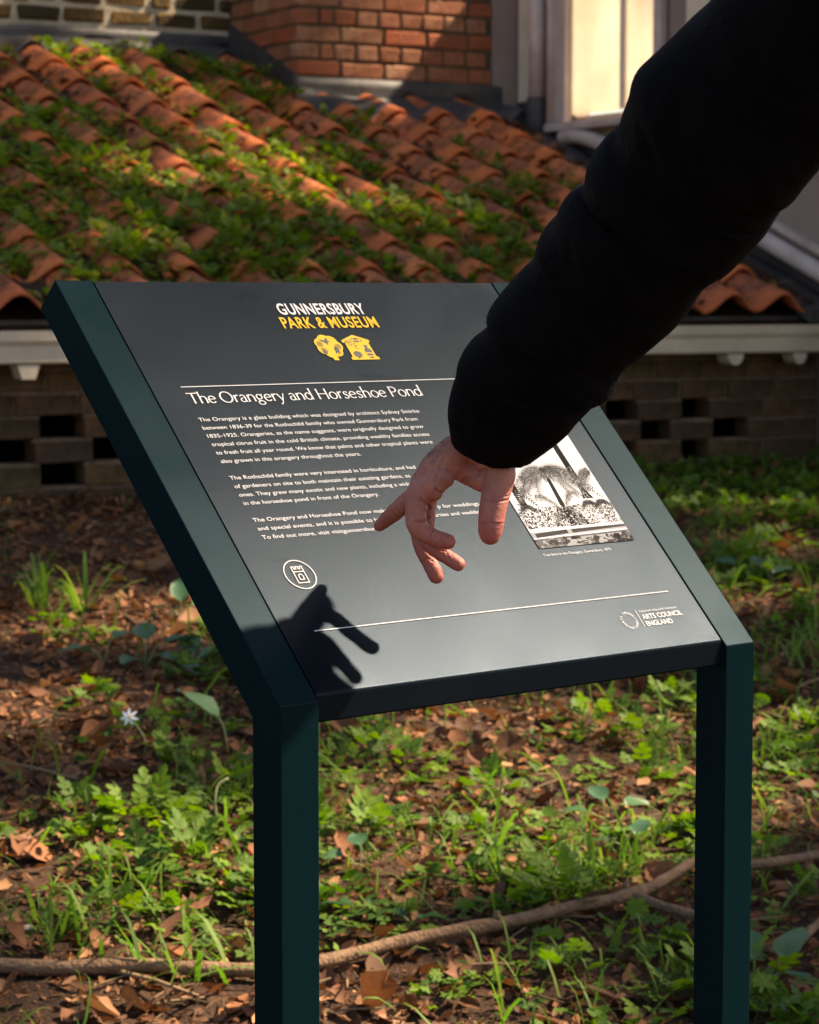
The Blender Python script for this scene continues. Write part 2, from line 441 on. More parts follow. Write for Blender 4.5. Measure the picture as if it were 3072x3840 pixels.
# --- house wall at the back, with lead upstand
hw = bthing('house_wall', 'old yellow brick house wall with wide pale mortar behind the tiled roof', 'wall')
HN = 2.95
box_obj('mortar_core', -3.2, 0.80, HN + .012, HN + .24, 0.6, 2.9, M_LIME, hw, TZ)
HB = [brick_mesh('brick', 0.20, 0.09, 0.064, M_OLDBRICK, 90 + i, 0.010, 0.005) for i in range(4)]
HH = [brick_mesh('brick', 0.095, 0.09, 0.064, M_OLDBRICK, 95 + i, 0.010, 0.005) for i in range(3)]
z, r = 1.262, 0
while z < 1.62:
    s = -1.35 - 0.05 * r
    while s < 0.70:
        hd = random.random() < 0.4
        L = 0.095 if hd else 0.20
        place('brick', random.choice(HH if hd else HB), hw, (s + L/2, HN + 0.046 + jit(.006), z + jit(.004)), (jit(.03), jit(.04), jit(.03)))
        s += L + random.uniform(0.018, 0.034)
    z += 0.083; r += 1
def lead_wave(name, s0, s1, n0, n1, zt, parent, up=True, amp=0.06, zoff=0.034):
    """sheet dressed over the tile waves, turned up against the wall behind"""
    ss = np.arange(s0, s1 + .001, 0.012); V, F = [], []
    prof = [(n0 + t*(n1 - n0), t) for t in np.linspace(0, 1, 7)]
    nr_ = len(prof) + (3 if up else 0)
    for s in ss:
        u = ((s - CREST0 + PITCH/2) % PITCH) - PITCH/2
        j0 = 0.012 * noise.noise((s*5, 1.1, n0)) + 0.006*noise.noise((s*30, 2, 0))
        for (n, t) in prof:
            w = prof_h(u) * (1 - t)**0.8 * 0.98 + 0.03 * t
            V.append((s, n - j0*(1-t), roof_z(n) + zoff + w + 0.012*noise.noise((s*7, n*9, 0.4)) * (0.3+t) + ZL))
        if up:
            for f in (0.06, 0.5, 1.0):
                zz = roof_z(n1) + zoff + 0.03
                V.append((s, n1 + .004*noise.noise((s*4, f*3, 2)), zz + (zt - zz)*f + ZL + (0.006*noise.noise((s*3,0,5)) if f == 1 else 0)))
    for i in range(len(ss) - 1):
        for j in range(nr_ - 1): F.append((i*nr_+j, (i+1)*nr_+j, (i+1)*nr_+j+1, i*nr_+j+1))
    me = mesh_np(name, V, F, True)
    o = link(name, me, M_LEAD, parent)
    md = o.modifiers.new('thick', 'SOLIDIFY'); md.thickness = 0.004
    return o
lead_wave('lead_flashing', -2.6, 0.74, 2.72, HN - .012, 1.205, hw)

# --- brick chimney breast rising through the roof
chim = bthing('brick_chimney', 'red and buff brick chimney breast rising from the tiled roof beside the window', 'chimney')
CS0, CS1, CN = 0.723, 1.742, 2.25
box_obj('mortar_core', CS0 + .008, CS1 - .008, CN + .010, HN + .2, 0.5, 1.60, M_CHMORTAR, chim, TZ)
CB = {k: [brick_mesh('brick', k, 0.09, 0.064, M_CHBRICK, 200 + i + int(k*999), 0.006, 0.0028) for i in range(4)] for k in (0.213, 0.103, 0.062)}
z, r = 1.005, 0
while z < 1.57:
    s = CS0
    seq = []
    if r % 2 == 0: seq = [0.213] * 6
    else: seq = [0.103, 0.062] + [0.103] * 9
    for L in seq:
        e = min(s + L, CS1)
        if e - s > 0.03:
            k = min(CB, key=lambda q: abs(q - (e - s)))
            o = place('brick', random.choice(CB[k]), chim, ((s+e)/2 + jit(.002), CN + .045 + jit(.003), z + jit(.002)), (jit(.012), jit(.012), jit(.012)))
            o.scale.x = (e - s) / k
        s = e + 0.0125
        if s > CS1 - .02: break
    n = CN + (0.10 if r % 2 else 0.0) + 0.012
    while n < HN - .03 and z < 1.60:
        L = min(0.213, HN - n)
        if L > .05:
            k = min(CB, key=lambda q: abs(q - L))
            o = place('brick', random.choice(CB[k]), chim, (CS0 + .045 + jit(.003), n + L/2, z + jit(.002)), (jit(.012), jit(.012), math.pi/2 + jit(.012)))
            o.scale.x = L / k
        n += L + .0125
    z += 0.0775; r += 1
lead_wave('lead_apron', CS0 - .02, 1.80, 2.02, CN - .006, 0.968, chim)
bm = bmesh.new()                            # stepped lead soaker on the chimney's left cheek
pts = [(CN - .01, roof_z(CN) - .03), (HN - .02, roof_z(HN) - .03), (HN - .02, roof_z(HN) + .17), (CN - .01, 0.968)]
a_ = [bm.verts.new((CS0 - .012, n, z + ZL)) for n, z in pts]; c_ = [bm.verts.new((CS0 - .004, n, z + ZL)) for n, z in pts]
bm.faces.new(a_); bm.faces.new(c_[::-1])
for i in range(4): bm.faces.new((a_[i], c_[i], c_[(i+1)%4], a_[(i+1)%4]))
link('lead_soaker', from_bm('lead_soaker', bm), M_LEAD, chim)

# --- rendered wing on the right with the tall window
wing = bthing('rendered_wing', 'pale rendered house wing with a tall white framed window right of the brick chimney', 'building')
WS, WT = 1.90, 1.56
bm = bmesh.new()                            # thin wall left open behind the window
for n0, n1, z0, z1 in ((-0.9, 1.12, -0.75, WT), (1.79, 2.245, -0.75, WT), (1.12, 1.79, -0.75, .80), (1.12, 1.79, 1.50, WT)):
    bm_box(bm, WS, WS + .08, n0, n1, z0, z1, TZ)
bmesh.ops.remove_doubles(bm, verts=bm.verts[:], dist=.0005)
link('wall', from_bm('wall', bm), M_RENDER, wing)
box_obj('return_wall', CS1 + .006, WS + .085, 2.252, HN + .1, 0.4, WT + .02, M_RENDER, wing, TZ)
box_obj('coping', WS - .04, WS + .12, -0.94, 2.24, WT + .003, WT + .05, M_LEAD, wing, TZ)
box_obj('corner_board', WS - .018, WS - .003, 2.085, 2.24, 0.895, WT - .01, M_CREAM, wing, TZ, .002)  # sunlit strip of the corner; its brightness is put into the pale paint
box_obj('lead_base', WS - .024, WS - .003, 2.085, 2.242, 0.68, 0.892, M_LEAD, wing, TZ, .002)
box_obj('lead_base', CS1 + .004, WS - .026, 2.236, 2.25, 0.70, 0.865, M_LEAD, wing, TZ)
win = link('window', from_bm('window', (lambda b: (bm_box(b, WS - .006, WS + .06, 1.126, 1.136, .802, 1.498, TZ), bm_box(b, WS - .006, WS + .06, 1.774, 1.784, .802, 1.498, TZ), b)[2])(bmesh.new())), M_WHITE, wing)
FZ0, FZ1 = 0.775, 1.52
box_obj('frame', WS - .055, WS - .008, 1.79, 1.925, FZ0, FZ1, M_WHITE, win, TZ, .006)
box_obj('frame', WS - .050, WS - .008, 1.07, 1.122, FZ0, FZ1, M_WHITE, win, TZ, .006)
box_obj('frame', WS - .050, WS - .008, 1.122, 1.79, 1.48, FZ1, M_WHITE, win, TZ, .006)
box_obj('mullion', WS - .040, WS - .010, 1.345, 1.385, .808, 1.48, M_CREAM, win, TZ, .006)
box_obj('sill', WS - .085, WS - .008, 1.0, 1.92, 0.735, 0.772, M_WHITE, win, TZ, .006)
box_obj('pane', WS - .022, WS - .014, 1.388, 1.788, .808, 1.478, M_BLIND, win, TZ)
box_obj('pane', WS - .022, WS - .014, 1.124, 1.342, .808, 1.478, M_BLIND, win, TZ)
box_obj('door_post', WS - .05, WS - .003, 0.72, 0.885, 0.72, WT - .02, M_CREAM, wing, TZ, .006)
# lead channel between tiles and wing
bm = bmesh.new()
q = [(1.70, EN - .02), (WS - .03, EN - .02), (WS - .03, 2.24), (1.70, 2.24)]
t_ = []
for (s, n) in q: t_.append(bm.verts.new((s, n, roof_z(n) + .035 + ZL)))
b_ = [bm.verts.new((v.co.x, v.co.y, v.co.z - .05)) for v in t_]
bm.faces.new(t_); bm.faces.new(b_[::-1])
for i in range(4): bm.faces.new((t_[i], b_[i], b_[(i+1)%4], t_[(i+1)%4]))
bmesh.ops.subdivide_edges(bm, edges=bm.edges[:], cuts=12, use_grid_fill=True)
for v in bm.verts: v.co.z += 0.012 * noise.noise((v.co.x*9, v.co.y*6, 1.7))
link('lead_channel', from_bm('lead_channel', bm, True), M_LEAD, wing)
bm = bmesh.new()
for (s, n0, n1, z0, z1) in ((WS - .014, EN, 2.06, .03, .12),):
    p = [(n0, roof_z(n0) + z0), (n1, roof_z(n1) + z0), (n1, roof_z(n1) + z1), (n0, roof_z(n0) + z1)]
    a_ = [bm.verts.new((s, n, z + ZL)) for n, z in p]; c_ = [bm.verts.new((s + .011, n, z + ZL)) for n, z in p]
    bm.faces.new(a_); bm.faces.new(c_[::-1])
    for i in range(4): bm.faces.new((a_[i], c_[i], c_[(i+1)%4], a_[(i+1)%4]))
link('lead_upstand', from_bm('lead_upstand', bm), M_LEAD, wing)
# downpipe in the corner
dp = bthing('downpipe', 'grey white downpipe in a black lead collar beside the tall window', 'drainpipe')
link('pipe', tube_mesh('pipe', [(1.835, 2.0, .86 + ZL), (1.835, 2.0, 1.2 + ZL), (1.835, 2.0, 1.9 + ZL)], [.042]*3, 20), M_WHITE, dp)
link('collar', tube_mesh('collar', [(1.833, 2.0, .66 + ZL), (1.833, 2.0, .80 + ZL), (1.833, 2.0, .875 + ZL), (1.833, 2.0, .90 + ZL)], [.058, .056, .052, .046], 20), M_LEAD, dp)
link('pipe', tube_mesh('pipe', [(1.848, 1.90, .74 + ZL), (1.848, 1.90, 1.9 + ZL)], [.026]*2, 16), M_WHITE, dp)
# white pipe that follows the roof slope along the wing
sp = bthing('sloping_pipe', 'white waste pipe running down the roof slope along the rendered wall', 'pipe')
def rz(n, h): return roof_z(n) + h + ZL
link('pipe', tube_mesh('pipe', smooth_path([(1.845, 1.80, rz(1.62, .12)), (1.845, 1.70, rz(1.60, .135)), (1.845, 1.5, rz(1.5, .13)), (1.845, 1.2, rz(1.2, .13)), (1.845, .6, rz(.6, .13)), (1.845, 0, rz(0, .13)), (1.845, -.5, rz(-.5, .13))], 4), [.036]*25, 16), M_WHITE, sp)
bm = bmesh.new()
for (n0, n1, z0, z1, d) in ((-.5, 1.3, .185, .215, .03),):
    p = [(n0, rz(n0, z0)), (n1, rz(n1, z0)), (n1, rz(n1, z1)), (n0, rz(n0, z1))]
    a_ = [bm.verts.new((WS - d, n, z)) for n, z in p]; c_ = [bm.verts.new((WS - .004, n, z)) for n, z in p]
    bm.faces.new(a_); bm.faces.new(c_[::-1])
    for i in range(4): bm.faces.new((a_[i], c_[i], c_[(i+1)%4], a_[(i+1)%4]))
link('ledge', from_bm('ledge', bm), M_WHITE, sp)

# ------------------------------------------------------------------ the information sign
SW, SL = 0.600, 0.508                        # outer width, length up the slope
SA, SD, ST = 0.0411, 0.0395, 0.0382          # frame width, leg depth, frame thickness
YAW, TILT = math.radians(40.04), math.radians(45.85)
SO = Vector((-0.1101, 2.0509, GZ - 0.3516))
sgz = ground_z(SO.x, SO.y) - 0.02
sign = empty('information_sign', (SO.x, SO.y, sgz), 'dark grey lectern information sign on two square legs under the pointing hand', 'sign')
sign.rotation_euler = (0, 0, YAW)
ZB = SO.z - sgz
CT, STn = math.cos(TILT), math.sin(TILT)
def pp(x, sl, h=0.0):                        # a point on (or h above) the slope, in the sign's frame
    return Vector((x, sl * CT - h * STn, ZB + sl * STn + h * CT))
def frame_side(x0):
    slm = (SD - ST * STn) / CT
    prof = [(0, 0), (0, ZB), (SL * CT, ZB + SL * STn), (SL * CT + ST * STn, ZB + SL * STn - ST * CT), (SD, ZB + slm * STn - ST * CT), (SD, -0.05)]
    prof[0] = (0, -0.05)
    bm = bmesh.new()
    a = [bm.verts.new((x0, y, z)) for y, z in prof]; b = [bm.verts.new((x0 + SA, y, z)) for y, z in prof]
    bm.faces.new(a); bm.faces.new(b[::-1])
    for i in range(6): bm.faces.new((a[i], b[i], b[(i+1)%6], a[(i+1)%6]))
    bmesh.ops.bevel(bm, geom=bm.edges[:], offset=0.0009, segments=2, affect='EDGES', profile=0.6)
    return link('frame_leg', from_bm('frame_leg', bm), M_SIGN, sign)
frame_side(0.0); frame_side(SW - SA)
# panel: folded sheet with a rounded front lip
prof = [pp(0, SL - .001, -.004)]
prof.append(pp(0, SL - .001, -.0008))
for sl in (0.35, 0.2, 0.08, 0.012): prof.append(pp(0, sl, -.0008))
c0, r0 = pp(0, 0.0095, -.0058), 0.005
for k in range(7):
    a = math.radians(90 + 45.85 + (180 - 90 - 45.85) * k / 6)
    prof.append(Vector((0, c0.y + r0 * math.cos(a), c0.z + r0 * math.sin(a))))
prof.append(Vector((0, prof[-1].y, ZB - .0185))); prof.append(Vector((0, prof[-1].y + .0015, ZB - .020)))
prof.append(Vector((0, .022, ZB - .020))); prof.append(Vector((0, .022, ZB - .014))); prof.append(Vector((0, .006, ZB - .014)))
prof.append(Vector((0, .0062, ZB - .005)))
prof.append(pp(0, .016, -.004))
bm = bmesh.new()
XA, XB = SA + .0022, SW - SA - .0016
a_ = [bm.verts.new((XA, p.y, p.z)) for p in prof]; b_ = [bm.verts.new((XB, p.y, p.z)) for p in prof]
bm.faces.new(a_); bm.faces.new(b_[::-1])
for i in range(len(prof)): bm.faces.new((a_[i], b_[i], b_[(i+1)%len(prof)], a_[(i+1)%len(prof)]))
link('panel', from_bm('panel', bm), M_PANEL, sign)
bm = bmesh.new()                              # tray under the panel
q = [pp(0, .03, -.012), pp(0, SL - .02, -.012), pp(0, SL - .02, -.03), pp(0, .045, -.03)]
a_ = [bm.verts.new((SA + .0005, p.y, p.z)) for p in q]; b_ = [bm.verts.new((SW - SA - .0005, p.y, p.z)) for p in q]
bm.faces.new(a_); bm.faces.new(b_[::-1])
for i in range(4): bm.faces.new((a_[i], b_[i], b_[(i+1)%4], a_[(i+1)%4]))
link('tray', from_bm('tray', bm), M_SIGN, sign)
HP = 0.00008                                  # print sits this far above the panel face
PFX = (297.9, 351.3, 287.9, 344.6)            # where two half hidden lines resume right of the hand

def raw_text(s, bold=0.0, spacing=1.0):
    cu = bpy.data.curves.new('text', 'FONT'); cu.body = s; cu.size = 1.0; cu.offset = bold; cu.space_character = spacing
    cu.resolution_u = 4
    o = bpy.data.objects.new('text', cu); COL.objects.link(o)
    dg = bpy.context.evaluated_depsgraph_get(); dg.update()
    me = bpy.data.meshes.new_from_object(o.evaluated_get(dg))
    V = np.array([v.co[:] for v in me.vertices]).reshape(-1, 3); F = [tuple(p.vertices) for p in me.polygons]
    bpy.data.objects.remove(o); bpy.data.curves.remove(cu); bpy.data.meshes.remove(me)
    return V, F
def put_flat(name, V2, F, mat, h=HP, parent=sign):
    V = [pp(float(x), float(y), h) for x, y in V2]
    return link(name, mesh_np(name, V, F), mat, parent)
def text(name, s, x, sl, width=None, size=None, height=None, mat=M_PRINT, bold=0.0, spacing=1.0):
    """all in millimetres on the panel; width and cap height may be set apart"""
    V, F = raw_text(s, bold, spacing)
    x0, x1 = V[:,0].min(), V[:,0].max()
    sx = size if width is None else width / (x1 - x0)
    sy = sx if (size is None and height is None) else (size if height is None else height / 0.729)
    V2 = np.stack([(x + (V[:,0] - x0) * sx), (sl + V[:,1] * sy)], 1) / 1000
    return put_flat(name, V2, F, mat), sx
def stroke(pts, w, closed=False):
    """flat ribbon along a polyline (mm)"""
    P = [Vector((p[0], p[1])) for p in pts]; n = len(P); V, F = [], []
    for i in range(n):
        a = P[(i-1) % n] if (closed or i > 0) else P[i]; b = P[(i+1) % n] if (closed or i < n-1) else P[i]
        d1 = (P[i] - a).normalized() if (P[i]-a).length > 1e-9 else None
        d2 = (b - P[i]).normalized() if (b-P[i]).length > 1e-9 else None
        d1 = d1 or d2; d2 = d2 or d1
        t = (d1 + d2); t = t.normalized() if t.length > 1e-6 else d1
        nrm = Vector((-t.y, t.x)); m = w/2 / max(0.35, nrm.dot(Vector((-d1.y, d1.x))))
        V += [P[i] + nrm*m, P[i] - nrm*m]
    for i in range(n if closed else n-1):
        j = (i+1) % n; F.append((2*i, 2*i+1, 2*j+1, 2*j))
    return V, F
def strokes(name, lst, mat, h=HP):
    V, F = [], []
    for (pts, w, cl) in lst:
        v, f = stroke(pts, w, cl); o = len(V); V += v; F += [tuple(o+i for i in q) for q in f]
    return put_flat(name, [(p.x/1000, p.y/1000) for p in V], F, mat, h)
def poly(pts): return list(pts)
def polys(name, lst, mat, h=HP):
    V, F = [], []
    for pts in lst:
        o = len(V); V += [(x/1000, y/1000) for x, y in pts]; F.append(tuple(range(o, o+len(pts))))
    return put_flat(name, V, F, mat, h)
def circ(cx, cy, r, n=28, ry=None, rot=0):
    ry = ry or r
    return [(cx + r*math.cos(a)*math.cos(rot) - ry*math.sin(a)*math.sin(rot), cy + r*math.cos(a)*math.sin(rot) + ry*math.sin(a)*math.cos(rot)) for a in np.linspace(0, 2*math.pi, n, endpoint=False)]

text('logo_text', 'GUNNERSBURY', 243.8, 461.2, width=112.5, height=15.6, bold=0.020, spacing=1.06)
text('logo_text', 'PARK & MUSEUM', 238.9, 442.2, width=123.6, height=15.6, mat=M_YELLOW, bold=0.020, spacing=1.06)
# heading in a flared humanist letter, drawn stroke by stroke (units of x-height)
def ell(cx, cy, rx, ry, a0, a1, n=14, wt=0.10, wv=0.17):
    out = []
    for a in np.linspace(math.radians(a0), math.radians(a1), n):
        w = wt + (wv - wt) * abs(math.cos(a)) ** 1.3
        out.append((cx + rx*math.cos(a), cy + ry*math.sin(a), w))
    return out
def stem(x, y0, y1, w=0.165, fl=1.45):
    y0, y1 = min(y0, y1), max(y0, y1); L = y1 - y0
    return [(x, y0, w*fl), (x, y0 + .12*L, w*1.08), (x, y0 + .3*L, w), (x, y0 + .7*L, w), (x, y0 + .88*L, w*1.08), (x, y1, w*fl)]
def bar(x0, x1, y, w=0.10, fl=1.8):
    L = x1 - x0
    return [(x0, y, w*fl), (x0 + .1*L, y, w*1.1), (x0 + .3*L, y, w), (x0 + .7*L, y, w), (x0 + .9*L, y, w*1.1), (x1, y, w*fl)]
ASC, CAP, DSC = 1.60, 1.48, -0.52
GL = {
 'T': (1.22, [bar(.02, 1.20, CAP-.06), stem(.61, 0, CAP-.07)]),
 'h': (1.02, [stem(.14, 0, ASC), [(.16,.62,.09)] + ell(.50, .60, .34, .36, 150, 0, 10) + [(.84,.3,.165),(.84,.0,.23)]]),
 'e': (0.95, [ell(.47, .48, .40, .46, 10, 318, 22), [(.10,.52,.08),(.86,.55,.09)]]),
 'O': (1.62, [ell(.79, .74, .70, .74, 0, 360, 34, .10, .19)]),
 'r': (0.66, [stem(.14, 0, .98), [(.16,.6,.09),(.28,.84,.11),(.44,.95,.14),(.60,.93,.17)]]),
 'a': (0.90, [[(.12,.80,.15),(.28,.94,.11),(.48,.95,.11),(.64,.82,.15),(.67,.6,.165),(.67,.15,.165),(.76,.02,.12),(.86,.03,.08)], ell(.38, .27, .28, .27, 75, 360, 16, .09, .15)]),
 'n': (1.04, [stem(.14, 0, .98), [(.16,.62,.09)] + ell(.50, .60, .35, .36, 150, 0, 10) + [(.85,.3,.165),(.85,.0,.23)]]),
 'g': (0.98, [ell(.44, .63, .32, .33, 0, 360, 20, .09, .155), [(.62,.88,.08),(.90,.97,.12)], [(.26,.34,.1),(.20,.20,.12),(.34,.09,.13),(.66,.05,.14)], ell(.46, -.20, .38, .26, 20, 380, 20, .09, .14)]),
 'y': (0.92, [[(.06,.97,.2),(.14,.84,.15),(.46,.06,.14)], [(.88,.97,.16),(.80,.84,.10),(.44,-.02,.11),(.28,-.38,.12),(.06,-.50,.17)]]),
 'd': (1.08, [stem(.88, 0, ASC), ell(.48, .48, .39, .47, 20, 340, 22)]),
 'H': (1.50, [stem(.18, 0, CAP), stem(1.28, 0, CAP), [(.18,.76,.10),(1.28,.76,.10)]]),
 'o': (1.08, [ell(.53, .48, .44, .48, 0, 360, 26, .09, .165)]),
 's': (0.78, [[(.66,.80,.17),(.54,.94,.11),(.36,.96,.11),(.19,.84,.14),(.18,.68,.16),(.34,.54,.17),(.54,.42,.17),(.64,.26,.16),(.58,.08,.13),(.38,.0,.10),(.20,.02,.11),(.08,.17,.18)]]),
 'P': (1.10, [stem(.18, 0, CAP), [(.18,1.40,.09),(.5,1.42,.10)] + ell(.56, 1.05, .42, .37, 80, -80, 12, .10, .17) + [(.48,.66,.10),(.18,.68,.08)]]),
 ' ': (0.46, []),
}
def ribbon(st):
    V, F = [], []
    for i, (x, y, w) in enumerate(st):
        a = st[max(i-1, 0)]; b = st[min(i+1, len(st)-1)]
        t = Vector((b[0]-a[0], b[1]-a[1])).normalized(); nn = Vector((-t.y, t.x)) * w/2
        V += [(x+nn.x, y+nn.y), (x-nn.x, y-nn.y)]
    for i in range(len(st)-1): F.append((2*i, 2*i+1, 2*i+3, 2*i+2))
    return V, F
def heading(s, x, sl, width, xh):
    V, F, H, px_, k = [], [], [], 0.0, 0
    for c in s:
        adv, sts = GL[c]
        for st in sts:
            v, f = ribbon(st); o = len(V)
            V += [(px_ + a, b) for a, b in v]; H += [HP + 0.00002 * (k % 5)] * len(v); F += [tuple(o + i for i in q) for q in f]; k += 1
        px_ += adv + 0.035
    sx = width / px_
    P = [pp((x + a*sx)/1000, (sl + b*xh)/1000, h) for (a, b), h in zip(V, H)]
    return link('heading_text', mesh_np('heading_text', P, F), M_PRINT, sign)
heading('The Orangery and Horseshoe Pond', 77.6, 346.3, 288.5, 9.1)
strokes('rule_line', [([(76.3, 367.6), (527, 367.6)], 0.9, False)], M_PRINT)
strokes('rule_line', [([(76.5, 73.8), (527.8, 73.8)], 1.0, False)], M_PRINT)
lines = [('The Orangery is a glass building which was designed by architect Sydney Smirke', 76.3, 324.4, 270.5), ('between 1836-39 for the Rothschild family who owned Gunnersbury Park from', 75.6, 314.1, 262.9),
 ('1835-1925. Orangeries, as the name suggests, were originally designed to grow', 76, 303.9, 264.4), ('tropical citrus fruit in the cold British climate, providing wealthy families access', 75.6, 293.5, 266.2),
 ('to fresh fruit all year round. We know that palms and other tropical plants were', 75.4, 283.2, 264.6), ('also grown in this orangery throughout the years.', 75.5, 272.7, 166.5),
 ('The Rothschild family were very interested in horticulture, and had', 75.4, 252.2, 224.0), ('of gardeners on site to both maintain their existing gardens, as', 75.4, 241.9, 211.2), ('ones. They grew many exotic and new plants, including a wide', 75.4, 231.7, 206.5),
 ('in the horseshoe pond in front of the Orangery.', 75.5, 221.5, 160.1), ('The Orangery and Horseshoe Pond now make', 75.5, 201.2, 159.5), ('and special events, and it is possible to hire', 75.6, 191.0, 150.5), ('To find out more, visit visitgunnersbury', 75.3, 180.7, 136.5)]
for s, x, sl, w in lines: text('body_text', s, x, sl - 0.6, width=w, height=4.7)
text('body_text', 'p for weddings', PFX[0], 200.6, width=PFX[1]-PFX[0], height=4.7)
text('body_text', 'arties and wedding', PFX[2], 190.4, width=PFX[3]-PFX[2]+5.5, height=4.7)
text('caption_text', 'Tree ferns in the Orangery, Gunnersbury, 1873.', 393.4, 131.2, width=94, height=3.3, bold=0.0)
# tree and house emblem
tree = [(281.5 + (15.2 + 2.0*abs(math.cos(3.5*a)))*math.cos(a), 416.5 + (14.4 + 1.7*abs(math.cos(3.5*a)))*math.sin(a)) for a in np.linspace(-math.pi/2 + .22, 1.5*math.pi - .22, 60)]
tree = tree + [(278.6, 397.3), (284.6, 397.3)]
polys('tree_emblem', [tree], M_YELLOW)
polys('house_emblem', [[(301.3,397.3),(301.3,400.5),(304,402),(304,420.5),(301.2,421.5),(301.2,424.2),(319.3,431.8),(337.2,424.2),(337.2,421.5),(334.6,420.5),(334.6,402),(337.4,400.5),(337.4,397.3)]], M_YELLOW)
def handp(cx, cy, s):
    out = [circ(cx, cy, 2.4*s, 12)]
    for k, a in enumerate((150, 118, 92, 66, 30)):
        a = math.radians(a); d = (math.cos(a), math.sin(a)); q = (-d[1]*.75*s, d[0]*.75*s); L = (3.6, 5.6, 6.0, 5.6, 4.6)[k]*s
        out.append([(cx+q[0], cy+q[1]), (cx-q[0], cy-q[1]), (cx+d[0]*L-q[0]*.6, cy+d[1]*L-q[1]*.6), (cx+d[0]*L+q[0]*.6, cy+d[1]*L+q[1]*.6)])
    return out
det = handp(272.5, 408.2, 1.15)
det += [[(272,426),(276,425.4),(279.5,424.6),(281.5,427.2),(284.6,427.8),(283.2,424.6),(286.2,422.2),(282.6,421.6),(281,417.4),(279.2,421.0),(275.6,422.8)]]
det += [[(285.6+.3*k, 405.6+2.6*k), (288.4+.3*k, 409+2.4*k), (287.6+.3*k, 411.2+2.4*k), (285.2+.3*k, 408.6+2.6*k)] for k in range(3)]
det += [[(291.6-.2*k, 405.4+2.5*k), (287.9, 408+2.5*k), (288.1, 409.8+2.5*k), (291.2-.2*k, 408.8+2.5*k)] for k in range(3)]
for i, d in enumerate(det): polys('emblem_detail', [d], M_INK, HP + .0001 + .00002*(i % 6))
strokes('emblem_detail', [(circ(271.2, 419.6, 2.5, 16), .8, True), (circ(271.2, 419.6, .8, 8), .8, True), (circ(292.2, 415.5, 3.1, 18), .75, True), (circ(292.2, 415.5, 1.4, 12), .75, True), ([(287.8, 402.6), (287.6, 413)], .5, False)], M_INK, HP + .0003)
strokes('emblem_detail', [([(271.2 + 3*math.cos(a), 419.6 + 3*math.sin(a)), (271.2 + 4.2*math.cos(a), 419.6 + 4.2*math.sin(a))], .6, False) for a in np.linspace(0, 6.28, 9)[:-1]], M_INK, HP + .00032)
eye = [(320 + 7.2*math.cos(a), 424.0 + 2.9*math.sin(a)*(1 if math.sin(a) > 0 else .8)) for a in np.linspace(0, 2*math.pi, 24, endpoint=False)]
strokes('emblem_detail', [(eye, .85, True), (circ(320.2, 424.1, 1.9, 12), 1.5, True), (circ(309.6, 419.2, 1.9, 12, 2.4), .8, True), ([(317.5,420),(314.5,419.4),(313.8,417.4),(316,416.4),(318.6,417.2),(316,416.2),(314,414.6),(315,412.6),(318.4,412.4)], .75, False)], M_INK, HP + .0001)
strokes('emblem_detail', [([(308.2 - 2.4*math.cos(a), 420.0 + 2.0*math.sin(a)), (308.0 - 4.6*math.cos(a), 420.4 + 3.8*math.sin(a))], .75, False) for a in np.linspace(.2, 2.4, 6)], M_INK, HP + .00012)
polys('emblem_detail', [circ(312.4, 404.6, 5.3, 22, 4.6)], M_INK, HP + .0001)
polys('emblem_detail', [[(311, 400.4), (314.2, 400.6), (310.2, 398.2)]], M_INK, HP + .00012)
polys('emblem_detail', [[(325,417),(331,417),(330.2,415.6),(329.8,413.6),(332.4,410.6),(332.8,407.4),(331.2,406.6),(329.6,407.6),(328,406.6),(326.4,407.6),(324.8,406.8),(323.4,407.8),(324,411),(326.4,413.8),(325.8,415.8)],
  [(323.4,406.2),(324.8,405.2),(326.4,406.0),(328,405.0),(329.6,406.0),(331.2,405.0),(332.6,405.8),(331.6,402.6),(324.6,402.6)], [(325.2,401.4),(331.4,401.4),(330.6,399.2),(326,399.2)]], M_INK, HP + .0001)
# castle badge
strokes('castle_badge', [(circ(94.4, 137.0, 16.4, 64), 1.0, True)], M_PRINT)
cx, cy = 94.4, 136.9
strokes('castle_badge', [([(cx-6, cy-9.3), (cx+6, cy-9.3), (cx+6, cy+9.2), (cx+3.4, cy+9.2), (cx+3.4, cy+6.6), (cx+1.3, cy+6.6), (cx+1.3, cy+9.2), (cx-1.3, cy+9.2), (cx-1.3, cy+6.6), (cx-3.4, cy+6.6), (cx-3.4, cy+9.2), (cx-6, cy+9.2)], .95, True)], M_PRINT, HP)
strokes('castle_badge', [([(cx-5.6, cy+3.4), (cx+5.6, cy+3.4)], .9, False), ([(cx-2.3, cy-5.6), (cx+2.3, cy-5.6), (cx+2.3, cy-1.6), (cx+1.6, cy-.1), (cx, cy+.6), (cx-1.6, cy-.1), (cx-2.3, cy-1.6)], .9, True)], M_PRINT, HP + .00005)
